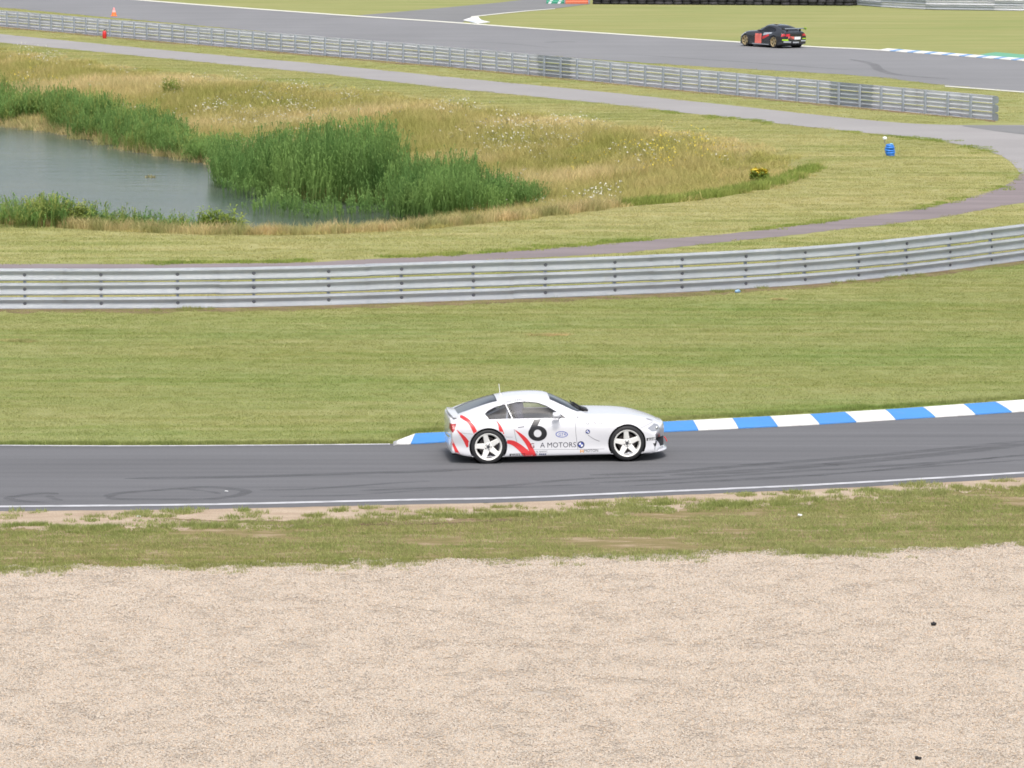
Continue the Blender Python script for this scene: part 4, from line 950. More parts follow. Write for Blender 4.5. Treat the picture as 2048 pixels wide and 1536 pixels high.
    bm_obj('cabin_tub', b2, mats['cabin'], root)
    b2 = bmesh.new(); box(b2, (1.25, 0, .115), (3.2, 1.5, .03)); bm_obj('undertray', b2, mats['dark'], root)
    # wheels
    bt = bmesh.new(); lathe(bt, [(.235, -.11), (.25, -.118), (.29, -.12), (.308, -.105), (.317, -.07), (.318, .0), (.317, .07), (.308, .105), (.29, .12), (.25, .118), (.235, .11)], 48)
    bmesh.ops.recalc_face_normals(bt, faces=bt.faces[:]); mt = bpy.data.meshes.new('wheel'); bt.to_mesh(mt); bt.free(); mt.materials.append(mats['tyre']); mt.polygons.foreach_set('use_smooth', [True] * len(mt.polygons))
    br = bmesh.new(); lathe(br, [(.212, -.1), (.205, .03), (.214, .085), (.222, .112), (.240, .123), (.2475, .112), (.2475, .09)], 48)
    for k in range(5):        # spokes: wide tapered blades, star shaped
        a = 2 * math.pi * k / 5 + math.pi / 2; M_ = Matrix.Rotation(a, 4, 'Z')
        ring = []
        for r_, hw, zt in ((.045, .050, .075), (.09, .052, .088), (.15, .045, .098), (.19, .043, .106), (.226, .052, .112)):
            ring.append([br.verts.new(M_ @ Vector((r_, y, z))) for y, z in ((-hw, zt - .045), (-hw, zt - .008), (-hw + .010, zt), (hw - .010, zt), (hw, zt - .008), (hw, zt - .045))])
        for a_, b_ in zip(ring, ring[1:]):
            for q in range(5): br.faces.new((a_[q], b_[q], b_[q + 1], a_[q + 1]))
        br.faces.new(ring[0]); br.faces.new(ring[-1][::-1])
    lathe(br, [(.0, .06), (.07, .06), (.075, .078), (.062, .088), (.0, .088)], 24)
    bmesh.ops.recalc_face_normals(br, faces=br.faces[:]); mr = bpy.data.meshes.new('rim'); br.to_mesh(mr); br.free(); mr.materials.append(mats['rim']); mr.polygons.foreach_set('use_smooth', [True] * len(mr.polygons)); mr.set_sharp_from_angle(angle=R(35))
    bh = bmesh.new(); lathe(bh, [(.0, .104), (.026, .102), (.032, .088)], 16)
    for k in range(5):
        a = 2 * math.pi * (k + .5) / 5 + math.pi / 2; lathe(bh, [(0, .098), (.010, .097), (.011, .086)], 8, Matrix.Translation((.052 * math.cos(a), .052 * math.sin(a), 0)))
    mh = bpy.data.meshes.new('centre_cap'); bh.to_mesh(mh); bh.free(); mh.materials.append(mats['hub'])
    bd = bmesh.new(); lathe(bd, [(.0, .0), (.165, .0), (.165, .02), (.0, .02)], 28); bd2 = bmesh.new()
    mdk = bpy.data.meshes.new('brake_disc'); bd.to_mesh(mdk); bd.free(); mdk.materials.append(mats['disc'])
    bd2.free()
    for sg in (-1, 1):
        for cx in (0.0, 2.495):
            wo_ = link('wheel', mt, root); wo_.location = (cx, sg * .755, .318); wo_.rotation_euler = (R(-90) * sg, 0, 0)
            spin = R(14) if cx == 0 else R(5)
            for nm, me_ in (('rim', mr), ('centre_cap', mh), ('brake_disc', mdk)):
                q = link(nm, me_, wo_); q.rotation_euler = (0, 0, spin * -sg)
    # mirrors
    for sg in (-1, 1):
        b2 = bmesh.new(); bmesh.ops.create_uvsphere(b2, u_segments=18, v_segments=12, radius=1, matrix=Matrix.Translation((1.21, sg * .90, .865)) @ Matrix.Diagonal((.088, .085, .058, 1)))
        for v in b2.verts:
            if v.co.x < 1.155: v.co.x = 1.155 + (v.co.x - 1.155) * .15
        bm_obj('mirror', b2, mats['paint'], root, True)
        b2 = bmesh.new(); tube(b2, [(1.26, sg * .86, .835), (1.30, sg * .74, .81)], .018); bm_obj('mirror_arm', b2, mats['dark'], root)
    # cabin: seats, cage, dash
    for sg in (-1, 1):
        b2 = bmesh.new()
        box(b2, (.60, sg * .34, .78), (.14, .46, .62), Matrix.Rotation(R(-14), 4, 'Y')); box(b2, (.56, sg * .34, 1.0), (.22, .40, .20), Matrix.Rotation(R(-10), 4, 'Y')); box(b2, (.86, sg * .34, .62), (.46, .46, .14))
        bmesh.ops.bevel(b2, geom=b2.edges[:], offset=.035, segments=2, affect='EDGES'); bm_obj('seat', b2, mats['seat'], root, True, 40)
    b2 = bmesh.new()
    for sg in (-1, 1): tube(b2, [(.36, sg * .60, .70), (.38, sg * .53, 1.0), (.48, sg * .46, 1.10), (1.0, sg * .46, 1.10), (1.3, sg * .54, .95), (1.52, sg * .60, .78)], .02); tube(b2, [(.38, sg * .50, 1.02), (-.15, sg * .5, .78)], .02)
    tube(b2, [(.44, -.50, 1.08), (.44, .50, 1.08)], .02); tube(b2, [(.38, -.55, .80), (.42, .5, 1.06)], .018); bm_obj('roll_cage', b2, mats['cage'], root, True)
    b2 = bmesh.new(); box(b2, (1.46, 0, .78), (.34, 1.22, .12)); bmesh.ops.bevel(b2, geom=b2.edges[:], offset=.03, segments=2, affect='EDGES'); bm_obj('dashboard', b2, mats['cabin'], root, True, 40)
    b2 = bmesh.new(); lathe(b2, [(.15, -.012), (.165, 0), (.15, .012), (.138, 0)], 20, Matrix.Translation((1.2, -.34, .82)) @ Matrix.Rotation(R(65), 4, 'Y'), True); bm_obj('steering_wheel', b2, mats['dark'], root, True)
    return root, bvh, body

def on_side(bvh, x, z, off_, y0=-3.0):
    h = bvh.ray_cast(Vector((x, y0, z)), Vector((0, 1, 0)), 3.0)
    if h[0] is None: return None
    n = h[1]; n = n if n.y < 0 else -n
    return h[0] + Vector((0, -1, 0)) * off_ / max(.35, -n.y) if -n.y > .12 else None
def decal(name, faces2d, bvh, mat, parent, off_=.002, grid=.03):
    """flat outlines (x, z) cut on a grid and laid on the car's right flank"""
    bm = bmesh.new()
    for f in faces2d:
        try: bm.faces.new([bm.verts.new((x, 0, z)) for x, z in f])
        except ValueError: pass
    return decal_bm(name, bm, bvh, mat, parent, off_, grid)
def decal_bm(name, bm, bvh, mat, parent, off_=.002, grid=.03):
    if not bm.verts: bm.free(); return None
    xs = [v.co.x for v in bm.verts]; zs_ = [v.co.z for v in bm.verts]
    for a0, a1, no in ((min(xs), max(xs), Vector((1, 0, 0))), (min(zs_), max(zs_), Vector((0, 0, 1)))):
        k = a0 + grid
        while k < a1 - 1e-4:
            bmesh.ops.bisect_plane(bm, geom=bm.verts[:] + bm.edges[:] + bm.faces[:], dist=1e-6, plane_co=no * k, plane_no=no); k += grid
    bad = []
    for v in bm.verts:
        p = on_side(bvh, v.co.x, v.co.z, off_)
        if p is None: bad.append(v)
        else: v.co = p
    if bad: bmesh.ops.delete(bm, geom=bad, context='VERTS')
    if not bm.faces: bm.free(); return None
    return bm_obj(name, bm, mat, parent)
def swoosh(name, pts, bvh, mat, parent, off_=.002):
    P = smooth_poly([(a, b, c * 1.15) for a, b, c in pts], 6); fs = []; ed = []
    for i, (u, v, wd) in enumerate(P):
        a = P[max(i - 1, 0)]; b = P[min(i + 1, len(P) - 1)]; dx, dy = b[0] - a[0], b[1] - a[1]; l = math.hypot(dx, dy); nx_, ny_ = -dy / l * wd / 2, dx / l * wd / 2
        ed.append((D(u + nx_, v + ny_), D(u - nx_, v - ny_)))
    for (a, b), (c, d_) in zip(ed, ed[1:]): fs.append([a, c, d_, b])
    return decal(name, fs, bvh, mat, parent, off_)
def text_bm(body, bold=0.0, shear=0.0):
    cu = bpy.data.curves.new('lettering', 'FONT'); cu.body = body; cu.size = 1; cu.shear = shear; cu.offset = bold; cu.resolution_u = 3
    o = bpy.data.objects.new('lettering', cu); C.objects.link(o); bpy.context.view_layer.update()
    me_ = bpy.data.meshes.new_from_object(o.evaluated_get(bpy.context.evaluated_depsgraph_get())); bpy.data.objects.remove(o); bm = bmesh.new(); bm.from_mesh(me_); bpy.data.meshes.remove(me_); return bm
def lettering(name, body, u0, v0, u1, v1, cap, bvh, mat, parent, bold=0.0, shear=0.0, off_=.0028):
    """text fitted from (u0, v0) to (u1, v1) on its base line, letters cap tall, all in enlarged photo units"""
    bm = text_bm(body, bold, shear); xs = [v.co.x for v in bm.verts]; ys = [v.co.y for v in bm.verts]; x0, x1, y1 = min(xs), max(xs), max(ys)
    for v in bm.verts:
        s = (v.co.x - x0) / (x1 - x0); q = v.co.y / y1
        x, z = D(u0 + (u1 - u0) * s, v0 + (v1 - v0) * s - q * cap); v.co = (x, 0, z)
    return decal_bm(name, bm, bvh, mat, parent, off_, .03)
def ellipse(u, v, ru, rv, n=28, a0=0, a1=360): return [(u + ru * math.cos(R(a0 + (a1 - a0) * i / n)), v + rv * math.sin(R(a0 + (a1 - a0) * i / n))) for i in range(n + (0 if a1 - a0 == 360 else 1))]
def ring_faces(u, v, ro, ri, n=32):
    o_ = ellipse(u, v, *ro, n); i_ = ellipse(u, v, *ri, n)
    return [[D(*o_[k]), D(*o_[(k + 1) % n]), D(*i_[(k + 1) % n]), D(*i_[k])] for k in range(n)]

# ---- white car
m_white = plain('white_car_paint', (0.64, 0.64, 0.67), 0.25, coat=0.8)
m_red = plain('red_vinyl', (0.62, 0.035, 0.04), 0.4); m_black = plain('black_vinyl', (0.012, 0.012, 0.016), 0.35); m_navy = plain('navy_vinyl', (0.03, 0.035, 0.12), 0.4)
m_blue = plain('blue_vinyl', (0.06, 0.10, 0.42), 0.4); m_grey = plain('grey_vinyl', (0.12, 0.12, 0.14), 0.5); m_orange = plain('orange_vinyl', (0.62, 0.25, 0.02), 0.4); m_wvinyl = plain('white_vinyl', (0.8, 0.8, 0.8), 0.35)
m_seam = plain('panel_gap', (0.16, 0.16, 0.18), 0.7)
white_mats = dict(paint=m_white, trim=plain('black_window_rubber', (0.02, 0.02, 0.025), 0.5), glass=glass_material('side_glass', (0.72, 0.76, 0.80)), glass_front=glass_material('green_windscreen_glass', (0.62, 0.80, 0.72), 1, 2.4), glass_rear=glass_material('tinted_rear_glass', (0.14, 0.17, 0.22), 1, 2.0), headlight=plain('headlight_cover', (0.46, 0.47, 0.50), 0.08, 0.5, 1.0), lens=plain('lamp_lens', (0.75, 0.76, 0.74), 0.05, 0.8, 1.0),
                  tail=plain('red_tail_light', (0.33, 0.018, 0.022), 0.4, coat=0.1), dark=plain('black_plastic', (0.012, 0.012, 0.014), 0.6), cabin=plain('cabin_grey', (0.42, 0.42, 0.50), 0.7), tyre=plain('racing_tyre', (0.014, 0.014, 0.016), 0.62), rim=plain('white_wheel', (0.80, 0.79, 0.76), 0.35, coat=.4),
                  hub=plain('dark_hub', (0.10, 0.10, 0.11), 0.4, .6), disc=plain('brake_disc', (0.07, 0.06, 0.06), 0.4, .7), seat=plain('seat_cloth', (0.09, 0.09, 0.14), 0.8), cage=plain('cage_white', (0.62, 0.63, 0.68), 0.4))
CAR_YAW = R(5.5)
car, bvh, body = make_car('race_car', 'white coupe race car with red slashes and a large black number 6 on its door', white_mats)
pr = G(977, 928); off_v = Matrix.Rotation(CAR_YAW, 3, 'Z') @ Vector((0, -.86, 0))
car.location = (pr.x - off_v.x, pr.y - off_v.y, -0.004); car.rotation_euler = (0, R(-0.7), CAR_YAW); car.scale = (1.028, 1.02, 1.02)
# red slashes
for pts in ([(192, 342, 3), (240, 360, 22), (283, 385, 26), (313, 420, 28), (335, 465, 30), (348, 500, 28)], [(185, 462, 2), (220, 500, 18), (255, 545, 30), (290, 605, 42)], [(135, 508, 2), (150, 570, 14), (175, 630, 22), (199, 684, 28)],
            [(522, 378, 2), (548, 420, 18), (562, 470, 30), (578, 525, 36)], [(600, 560, 24), (660, 573, 36), (710, 605, 44), (760, 650, 52), (803, 694, 60)], [(678, 458, 2), (735, 510, 24), (785, 570, 34), (815, 630, 36), (838, 694, 46)]):
    swoosh('red_slash', pts, bvh, m_red, car)
# number 6
six = ring_faces(873, 490, (80, 66), (33, 33)); decal('race_number', six, bvh, m_black, car, .003, .03)
decal('race_number', [[D(u, v) for u, v in [(796, 478), (812, 440), (845, 376), (908, 370), (880, 414), (862, 446), (840, 462)]]], bvh, m_black, car, .0036, .03)
# lettering
lettering('lettering', 'G', 806, 618, 843, 617, 42, bvh, plain('dark_red_vinyl', (0.2, 0.02, 0.03), .4), car, 0, off_=.0045)
lettering('lettering', 'A MOTORS', 893, 614, 1199, 608, 44, bvh, plain('charcoal_vinyl', (0.055, 0.055, 0.075), .4), car)
lettering('lettering', 'G   A Racing', 1290, 410, 1490, 402, 25, bvh, m_grey, car, 0, .25)
lettering('lettering', 'MOTON', 1268, 650, 1386, 645, 22, bvh, m_black, car)
decal('emblem', [[D(u, v) for u, v in [(1234, 630), (1262, 629), (1262, 655), (1234, 656)]]], bvh, m_orange, car, .0028); decal('emblem', [[D(u, v) for u, v in [(1242, 630), (1254, 630), (1250, 641), (1246, 641)]], [D(u, v) for u, v in [(1241, 656), (1245, 645), (1251, 645), (1256, 656)]]], bvh, m_wvinyl, car, .004)
for (u0, v0, u1, v1, cap) in ((632, 688, 762, 684, 20), (1802, 550, 1903, 545, 24)):
    lettering('lettering', 'IRELLI', u0 + 20, v0, u1, v1, cap * .8, bvh, m_black, car)
    decal('lettering', [[D(u, v) for u, v in [(u0, v0), (u0 + 12, v0), (u0 + 12, v0 - cap * .55), (u0 + 12, v0 - cap), (u0, v0 - cap)]], [D(u, v) for u, v in [(u0 + 12, v0 - cap), (u0 + 12, v0 - cap * .82), (u1, v1 - cap * .86), (u1, v1 - cap)]]], bvh, m_black, car, .0032)
lettering('lettering', 'US BASIC', 846, 656, 955, 653, 14, bvh, m_grey, car)
decal('lettering', [[D(u, v) for u, v in [(a, 664), (a + 12, 664), (a + 12, 676), (a, 676)]] for a in (884, 900, 916, 932)] + [[D(u, v) for u, v in [(848, 664), (868, 664), (868, 667), (848, 667)]], [D(u, v) for u, v in [(848, 671), (868, 671), (868, 674), (848, 674)]]], bvh, m_navy, car, .0028)
lettering('lettering', 'GT4', 1052, 512, 1112, 508, 26, bvh, m_blue, car); decal('emblem', ring_faces(1078, 497, (52, 27), (45, 22)), bvh, m_blue, car, .0028)
for u, v, r in ((1241, 586, 30), (1300, 472, 19)):
    decal('roundel', ring_faces(u, v, (r, r), (r * .62, r * .62)), bvh, m_navy, car, .0028)
    q = r * .62
    decal('roundel', [[D(u, v)] + [D(*p) for p in ellipse(u, v, q, q, 8, a, a + 90)] for a in (0, 180)], bvh, m_wvinyl, car, .0032); decal('roundel', [[D(u, v)] + [D(*p) for p in ellipse(u, v, q, q, 8, a, a + 90)] for a in (90, 270)], bvh, m_blue, car, .0032)
decal('roundel', ring_faces(97, 572, (9, 22), (4, 12)), bvh, m_red, car, .0035)
def roof_text(body, u0, v0, u1, v1, cap):
    bm = text_bm(body, .0); xs = [v.co.x for v in bm.verts]; x0, x1 = min(xs), max(xs); y1 = max(v.co.y for v in bm.verts)
    for v in bm.verts:
        s = (v.co.x - x0) / (x1 - x0); x, z = D(u0 + (u1 - u0) * s, v0 + (v1 - v0) * s - 14 * math.sin(math.pi * s) - v.co.y / y1 * cap, -.53); v.co = (x, 0, z)
    return decal_bm('lettering', bm, bvh, m_grey, car, .002, .03)
roof_text('GUINO KETNS', 566, 242, 768, 212, 17)
# panel gaps, handle, marker stripe on the roof
def seam(pts, wd=3.0, mat=m_seam, nm='panel_gap'): return swoosh(nm, [(u, v, wd) for u, v in pts], bvh, mat, car, .0015)
seam([(1120, 372), (1190, 382), (1198, 480), (1206, 560), (1214, 628)]); seam([(672, 452), (684, 520), (700, 590), (706, 628)]); seam([(706, 629), (900, 629), (1100, 628), (1214, 627), (1440, 622)], 2.2)
seam([(590, 520), (660, 522)], 2); seam([(210, 486), (260, 492), (320, 496)], 2); seam([(1706, 452), (1760, 436), (1815, 418), (1872, 400)], 2.6); seam([(1820, 375), (1850, 384), (1873, 392)], 5, m_seam)
seam([(1300, 500), (1350, 535), (1400, 556)], 3.4, m_grey); seam([(706, 438), (735, 435), (760, 431)], 7, m_seam, 'door_handle')
seam([(1222, 366), (1222, 352), (1222, 346)], 6, m_black, 'aerial_plug')
# wiper, cowl, antenna, spoiler lip, splitter, exhaust, tow strap
b2 = bmesh.new(); tube(b2, [(1.70, -.46, .862), (1.60, -.16, .955), (1.58, .1, .985)], .014, 6); tube(b2, [(1.78, -.25, .872), (1.62, .05, .962)], .02, 6); box(b2, (1.80, -.12, .872), (.12, .34, .03), Matrix.Rotation(R(18), 4, 'Y')); bm_obj('wiper', b2, white_mats['dark'], car)
b2 = bmesh.new(); tube(b2, [(.30, -.12, 1.14), (.285, -.12, 1.20), (.27, -.12, 1.36)], .006, 6); tube(b2, [(.30, -.12, 1.13), (.295, -.12, 1.175)], .02, 8); bm_obj('antenna', b2, m_wvinyl, car)
b2 = bmesh.new(); V4 = []
for y in np.linspace(-.66, .66, 17):
    k = 1 - (y / .66) ** 2; x = -.57 - .05 * k - .02; V4.append([b2.verts.new(q) for q in ((x + .13, y, .84 + .035 * k), (x - .02, y, .855 + .04 * k), (x - .025, y, .838 + .04 * k), (x + .13, y, .815 + .03 * k))])
for a_, b_ in zip(V4, V4[1:]):
    for q in range(4): b2.faces.new((a_[q], b_[q], b_[(q + 1) % 4], a_[(q + 1) % 4]))
b2.faces.new(V4[0]); b2.faces.new(V4[-1][::-1]); bmesh.ops.recalc_face_normals(b2, faces=b2.faces[:]); bm_obj('boot_spoiler', b2, m_white, car, True, 35)
b2 = bmesh.new(); V4 = []
for y in np.linspace(-.80, .80, 21):
    k = (abs(y) / .80) ** 3; x = 3.285 - .36 * k; V4.append([b2.verts.new(q) for q in ((x - .42, y, .125), (x, y, .118), (x + .01, y, .13), (x - .03, y, .15), (x - .42, y, .15))])
for a_, b_ in zip(V4, V4[1:]):
    for q in range(5): b2.faces.new((a_[q], b_[q], b_[(q + 1) % 5], a_[(q + 1) % 5]))
b2.faces.new(V4[0]); b2.faces.new(V4[-1][::-1]); bmesh.ops.recalc_face_normals(b2, faces=b2.faces[:]); bm_obj('front_splitter', b2, m_white, car)
for sg in (-1, 1):
    b2 = bmesh.new(); lathe(b2, [(.034, -.16), (.038, 0), (.030, 0), (.028, -.12)], 14, Matrix.Translation((-.60, sg * .50, .205)) @ Matrix.Rotation(R(-90), 4, 'Y')); bm_obj('exhaust', b2, plain('exhaust_steel', (0.12, 0.11, 0.10), .35, .9) if sg < 0 else bpy.data.materials['exhaust_steel'], car, True)
b2 = bmesh.new(); box(b2, (-.56, 0, .17), (.14, 1.1, .05)); bmesh.ops.bevel(b2, geom=b2.edges[:], offset=.015, segments=1, affect='EDGES'); bm_obj('rear_diffuser', b2, white_mats['dark'], car)
b2 = bmesh.new(); box(b2, (-.650, 0, .60), (.02, .50, .12)); bmesh.ops.bevel(b2, geom=b2.edges[:], offset=.008, segments=1, affect='EDGES'); bm_obj('plate_recess', b2, plain('plate_recess_grey', (.10, .10, .12), .5), car)
b2 = bmesh.new(); tube(b2, [(3.22, -.40, .36), (3.25, -.41, .32), (3.27, -.41, .27)], .010, 6); bm_obj('tow_strap', b2, m_red, car)
for pts, m in (([(1880, 500, 2), (1905, 512, 9), (1925, 535, 13)], m_grey), ([(1925, 505, 3), (1935, 530, 9), (1932, 550, 7)], m_red)): swoosh('nose_graphic', pts, bvh, m, car)

# ---- black car on the far track
m_bp = plain('black_car_paint', (0.014, 0.015, 0.019), 0.22, coat=0.8); m_fluo = plain('fluorescent_yellow_vinyl', (0.42, 0.70, 0.03), .4); m_sal = plain('salmon_red_panel', (0.80, 0.18, 0.14), .45); m_silver = plain('silver_vinyl', (0.5, 0.53, 0.57), .3, .4)
far_mats_ = dict(white_mats); far_mats_.update(paint=m_bp, glass=glass_material('dark_glass', (0.25, 0.28, 0.32)), glass_rear=glass_material('dark_rear_glass', (0.2, 0.22, 0.25)), rim=plain('gold_wheel', (0.42, 0.33, 0.18), .4, .3), headlight=m_silver, cage=plain('cage_grey', (.3, .32, .36), .4), tail=plain('bright_red_tail_light', (.55, .03, .04), .2, coat=1))
car2, bvh2, body2 = make_car('race_car', 'black coupe race car with red door panel and rear wing on the far track', far_mats_)
CAR2_YAW = R(180 - 57)
f1 = G(1547, 96.5); car2.rotation_euler = (0, 0, CAR2_YAW); car2.scale = (1.05, 1.02, 1.06)
# place by the near-side rear tyre (left side faces the camera): local (0, +.86, 0)
o2 = Matrix.Rotation(CAR2_YAW, 3, 'Z') @ Vector((0, .87, 0)); car2.location = (f1.x - o2.x, f1.y - o2.y, .012)
def flank(name, poly, mat, off_=.006):
    bm = bmesh.new(); bm.faces.new([bm.verts.new((x, 0, z)) for x, z in poly])
    xs = [p[0] for p in poly]; k = min(xs) + .08
    while k < max(xs): bmesh.ops.bisect_plane(bm, geom=bm.verts[:] + bm.edges[:] + bm.faces[:], dist=1e-6, plane_co=Vector((k, 0, 0)), plane_no=Vector((1, 0, 0))); k += .08
    for zz in np.arange(.2, 1.2, .08): bmesh.ops.bisect_plane(bm, geom=bm.verts[:] + bm.edges[:] + bm.faces[:], dist=1e-6, plane_co=Vector((0, 0, zz)), plane_no=Vector((0, 0, 1)))
    bad = []
    for v in bm.verts:
        h = bvh2.ray_cast(Vector((v.co.x, 3, v.co.z)), Vector((0, -1, 0)), 3.0)
        if h[0] is None: bad.append(v)
        else: v.co = h[0] + Vector((0, off_, 0))
    if bad: bmesh.ops.delete(bm, geom=bad, context='VERTS')
    return bm_obj(name, bm, mat, car2)
def tail(name, poly, mat, off_=.008):
    bm = bmesh.new(); bm.faces.new([bm.verts.new((0, y, z)) for y, z in poly])
    for yy in np.arange(-.84, .85, .06): bmesh.ops.bisect_plane(bm, geom=bm.verts[:] + bm.edges[:] + bm.faces[:], dist=1e-6, plane_co=Vector((0, yy, 0)), plane_no=Vector((0, 1, 0)))
    bad = []
    for v in bm.verts:
        h = bvh2.ray_cast(Vector((-3, v.co.y, v.co.z)), Vector((1, 0, 0)), 3.2)
        if h[0] is None: bad.append(v)
        else: v.co = h[0] + Vector((-off_, 0, 0))
    if bad: bmesh.ops.delete(bm, geom=bad, context='VERTS')
    return bm_obj(name, bm, mat, car2)
flank('door_panel', [(1.08, .20), (1.66, .20), (1.64, .70), (1.10, .70)], m_sal); flank('red_slash', [(.38, .62), (1.0, .42), (1.0, .56), (.45, .72)], m_red); flank('silver_patch', [(.2, .74), (.95, .62), (.95, .76), (.2, .80)], m_silver); flank('sill_stripe', [(.42, .15), (1.9, .15), (1.9, .19), (.42, .19)], m_silver); flank('silver_patch', [(2.45, .68), (3.0, .5), (3.0, .6), (2.5, .76)], m_silver)
tail('red_panel', [(.30, .60), (.74, .60), (.74, .73), (.30, .73)], plain('bright_red_tail_panel', (.62, .03, .05), .35)); tail('red_panel', [(-.74, .60), (-.52, .60), (-.52, .73), (-.74, .73)], bpy.data.materials['bright_red_tail_panel']); tail('salmon_panel', [(.02, .46), (.40, .50), (.40, .60), (.02, .60)], m_sal); tail('number_plate', [(-.42, .44), (.0, .44), (.0, .58), (-.42, .58)], m_wvinyl)
tail('fluorescent_patch', [(.40, .38), (.78, .40), (.78, .47), (.40, .45)], m_fluo); tail('fluorescent_patch', [(-.80, .46), (-.55, .46), (-.55, .50), (-.80, .50)], m_fluo); tail('silver_patch', [(.22, .28), (.70, .30), (.70, .37), (.22, .35)], m_silver); tail('silver_patch', [(-.80, .34), (-.45, .34), (-.45, .40), (-.80, .40)], m_silver); tail('silver_patch', [(-.30, .26), (.10, .26), (.10, .33), (-.30, .33)], m_silver)
b2 = bmesh.new(); box(b2, (.72, .12, 1.205), (.30, .22, .006)); bm_obj('roof_sticker', b2, plain('pale_yellow_vinyl', (.6, .52, .2), .4), car2)
b2 = bmesh.new(); box(b2, (-.66, 0, 1.0), (.24, 1.44, .022), Matrix.Rotation(R(-6), 4, 'Y')); bmesh.ops.bevel(b2, geom=b2.edges[:], offset=.008, segments=1, affect='EDGES'); bm_obj('rear_wing', b2, m_bp, car2)
for y in (-.42, .42):
    b2 = bmesh.new(); box(b2, (-.62, y, .92), (.14, .02, .15)); bm_obj('wing_strut', b2, m_bp, car2)
for y in (-.725, .725):
    b2 = bmesh.new(); box(b2, (-.66, y, .99), (.26, .012, .10)); bm_obj('wing_end_plate', b2, m_fluo if y < 0 else m_bp, car2)

# ================================================================== SMALL THINGS
# blue hose coil and white-capped stake on the meadow
m_hose = plain('blue_hose', (0.03, 0.19, 0.62), 0.45, var=.2, vscale=12)
p = G(1780, 312); root = empty('hose_coil', p, R(10)); tag(root, 'bright blue coil of hose standing on the mown grass', 'hose')
for i, (rr, z, r0) in enumerate(((.12, .05, .045), (.14, .13, .047), (.145, .215, .047), (.135, .30, .045), (.11, .375, .042), (.05, .40, .03), (.06, .33, .03))):
    b2 = bmesh.new(); lathe(b2, [(rr + r0 * math.cos(a), r0 * math.sin(a)) for a in np.arange(8) * math.pi / 4], 24, Matrix.Translation((RNG.normal(0, .012), RNG.normal(0, .012), z)) @ Matrix.Rotation(.12 + RNG.normal(0, .06), 4, 'X') @ Matrix.Rotation(RNG.normal(0, .08), 4, 'Y'), True)
    bm_obj('coil', b2, m_hose, root, True)
b2 = bmesh.new(); box(b2, (.04, -.03, .43), (.13, .12, .05)); bmesh.ops.bevel(b2, geom=b2.edges[:], offset=.02, segments=2, affect='EDGES'); bm_obj('tie', b2, plain('pale_blue_strap', (.2, .5, .75), .6), root, True)
p = G(1769.5, 287); root = empty('marker_stake', p); tag(root, 'short stake with a white cap behind the blue hose coil', 'stake')
b2 = bmesh.new(); tube(b2, [(0, 0, -.05), (0, 0, .14)], .022); bm_obj('stake', b2, plain('grey_stake', (.3, .3, .27), .8), root)
b2 = bmesh.new(); lathe(b2, [(0, .14), (.07, .14), (.085, .16), (.085, .22), (.06, .255), (0, .265)], 16); bm_obj('cap', b2, m_white_plastic, root, True)
# traffic cone on the far track
p = G(228, 32.5); root = empty('traffic_cone', p); tag(root, 'small orange traffic cone on the far track behind the guardrail', 'cone')
b2 = bmesh.new(); box(b2, (0, 0, .03), (.40, .40, .04)); bmesh.ops.bevel(b2, geom=b2.edges[:], offset=.015, segments=1, affect='EDGES'); m_cone = plain('orange_cone', (.85, .17, .03), .5); bm_obj('base', b2, m_cone, root)
b2 = bmesh.new(); lathe(b2, [(.17, .045), (.16, .06), (.125, .26)], 20); bm_obj('cone', b2, m_cone, root, True)
b2 = bmesh.new(); lathe(b2, [(.1255, .2605), (.09, .41)], 20); bm_obj('sleeve', b2, plain('pink_reflective_sleeve', (.75, .42, .40), .4), root, True)
b2 = bmesh.new(); lathe(b2, [(.0895, .4105), (.05, .55), (.035, .56), (0, .56)], 20); bm_obj('tip', b2, plain('faded_pink_tip', (.65, .25, .25), .5), root, True)
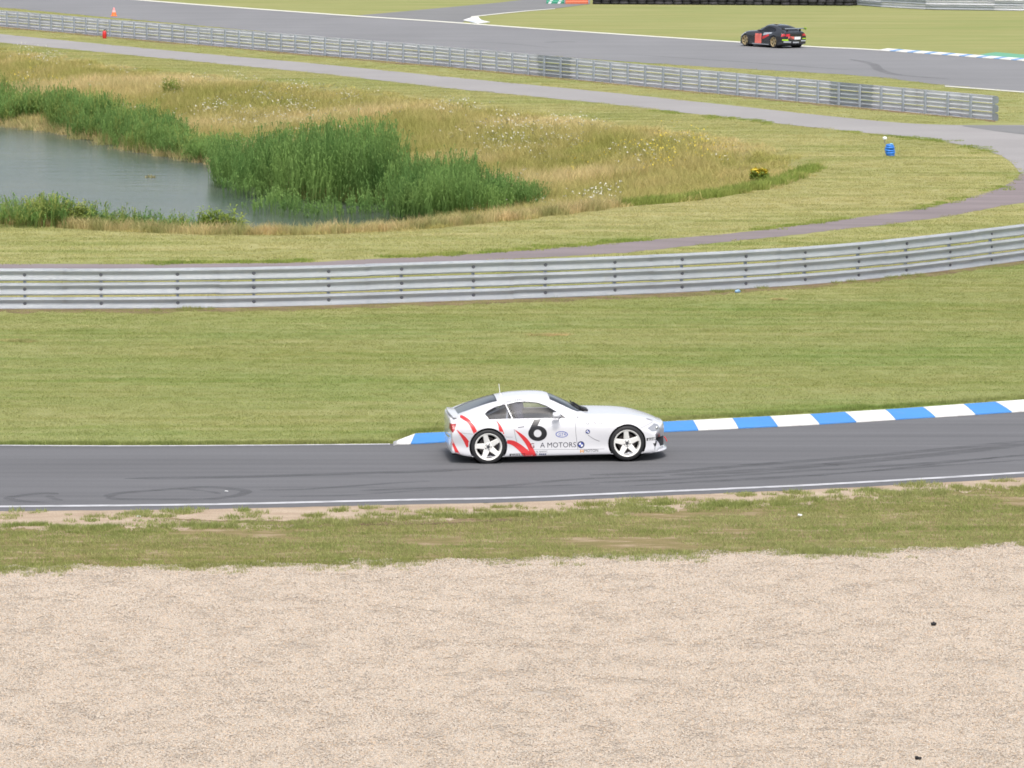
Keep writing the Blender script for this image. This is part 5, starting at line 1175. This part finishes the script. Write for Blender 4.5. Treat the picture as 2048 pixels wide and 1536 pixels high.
# fire extinguisher by the far rail
p = G(209, 77); root = empty('fire_extinguisher', p); tag(root, 'red fire extinguisher standing in front of the far guardrail', 'extinguisher')
m_ext = plain('extinguisher_red', (.62, .025, .03), .3, coat=.5)
b2 = bmesh.new(); lathe(b2, [(0, .0), (.10, .0), (.115, .02), (.115, .34), (.10, .40), (.05, .445), (0, .45)], 20); bm_obj('cylinder', b2, m_ext, root, True, 40)
b2 = bmesh.new(); lathe(b2, [(0, .45), (.035, .45), (.035, .50), (0, .50)], 10); box(b2, (.03, 0, .515), (.15, .03, .02)); bm_obj('valve', b2, plain('dark_valve', (.05, .05, .05), .4), root)
b2 = bmesh.new(); tube(b2, [(.03, 0, .49), (.13, 0, .46), (.15, 0, .30), (.13, 0, .14)], .014, 6); bm_obj('nozzle_hose', b2, bpy.data.materials['dark_valve'], root)
# debris
def lump(name, u, v, size, mat, label, cat, z=.03):
    bm = bmesh.new(); bmesh.ops.create_icosphere(bm, subdivisions=2, radius=1)
    for v_ in bm.verts:
        k = 1 + .35 * math.sin(5 * v_.co.x + 2 * v_.co.y) + RNG.normal(0, .14); v_.co = Vector((v_.co.x * size[0] * k, v_.co.y * size[1] * k, v_.co.z * size[2] * k))
    o = bm_obj(name, bm, mat, None, True); o.location = G(u, v) + Vector((0, 0, z + size[2] * .5)); o.rotation_euler = (0, .1, RNG.random() * 3); tag(o, label, cat)
m_rubber = plain('scrap_rubber', (.012, .012, .014), .7)
lump('rubber_scrap', 1867, 1254, (.035, .03, .03), m_rubber, 'upper of the two black rubber scraps on the gravel', 'debris'); lump('rubber_scrap', 1835, 1522, (.05, .03, .022), m_rubber, 'black rubber scrap on the gravel at the bottom edge', 'debris')
lump('white_stone', 277, 1034, (.05, .04, .018), m_wvinyl, 'single white stone on the sandy verge at left', 'stone', .0); lump('white_stone', 1600, 1035, (.035, .035, .02), m_wvinyl, 'single white stone on the grass strip at right', 'stone', .03); lump('blue_scrap', 1475, 586, (.06, .06, .05), plain('blue_scrap', (.25, .4, .6), .5), 'pale blue scrap at the foot of the near guardrail', 'debris', .02); lump('rubber_scrap', 453, 984, (.03, .03, .010), m_wvinyl, 'white fleck of litter on the near track', 'debris', .01)
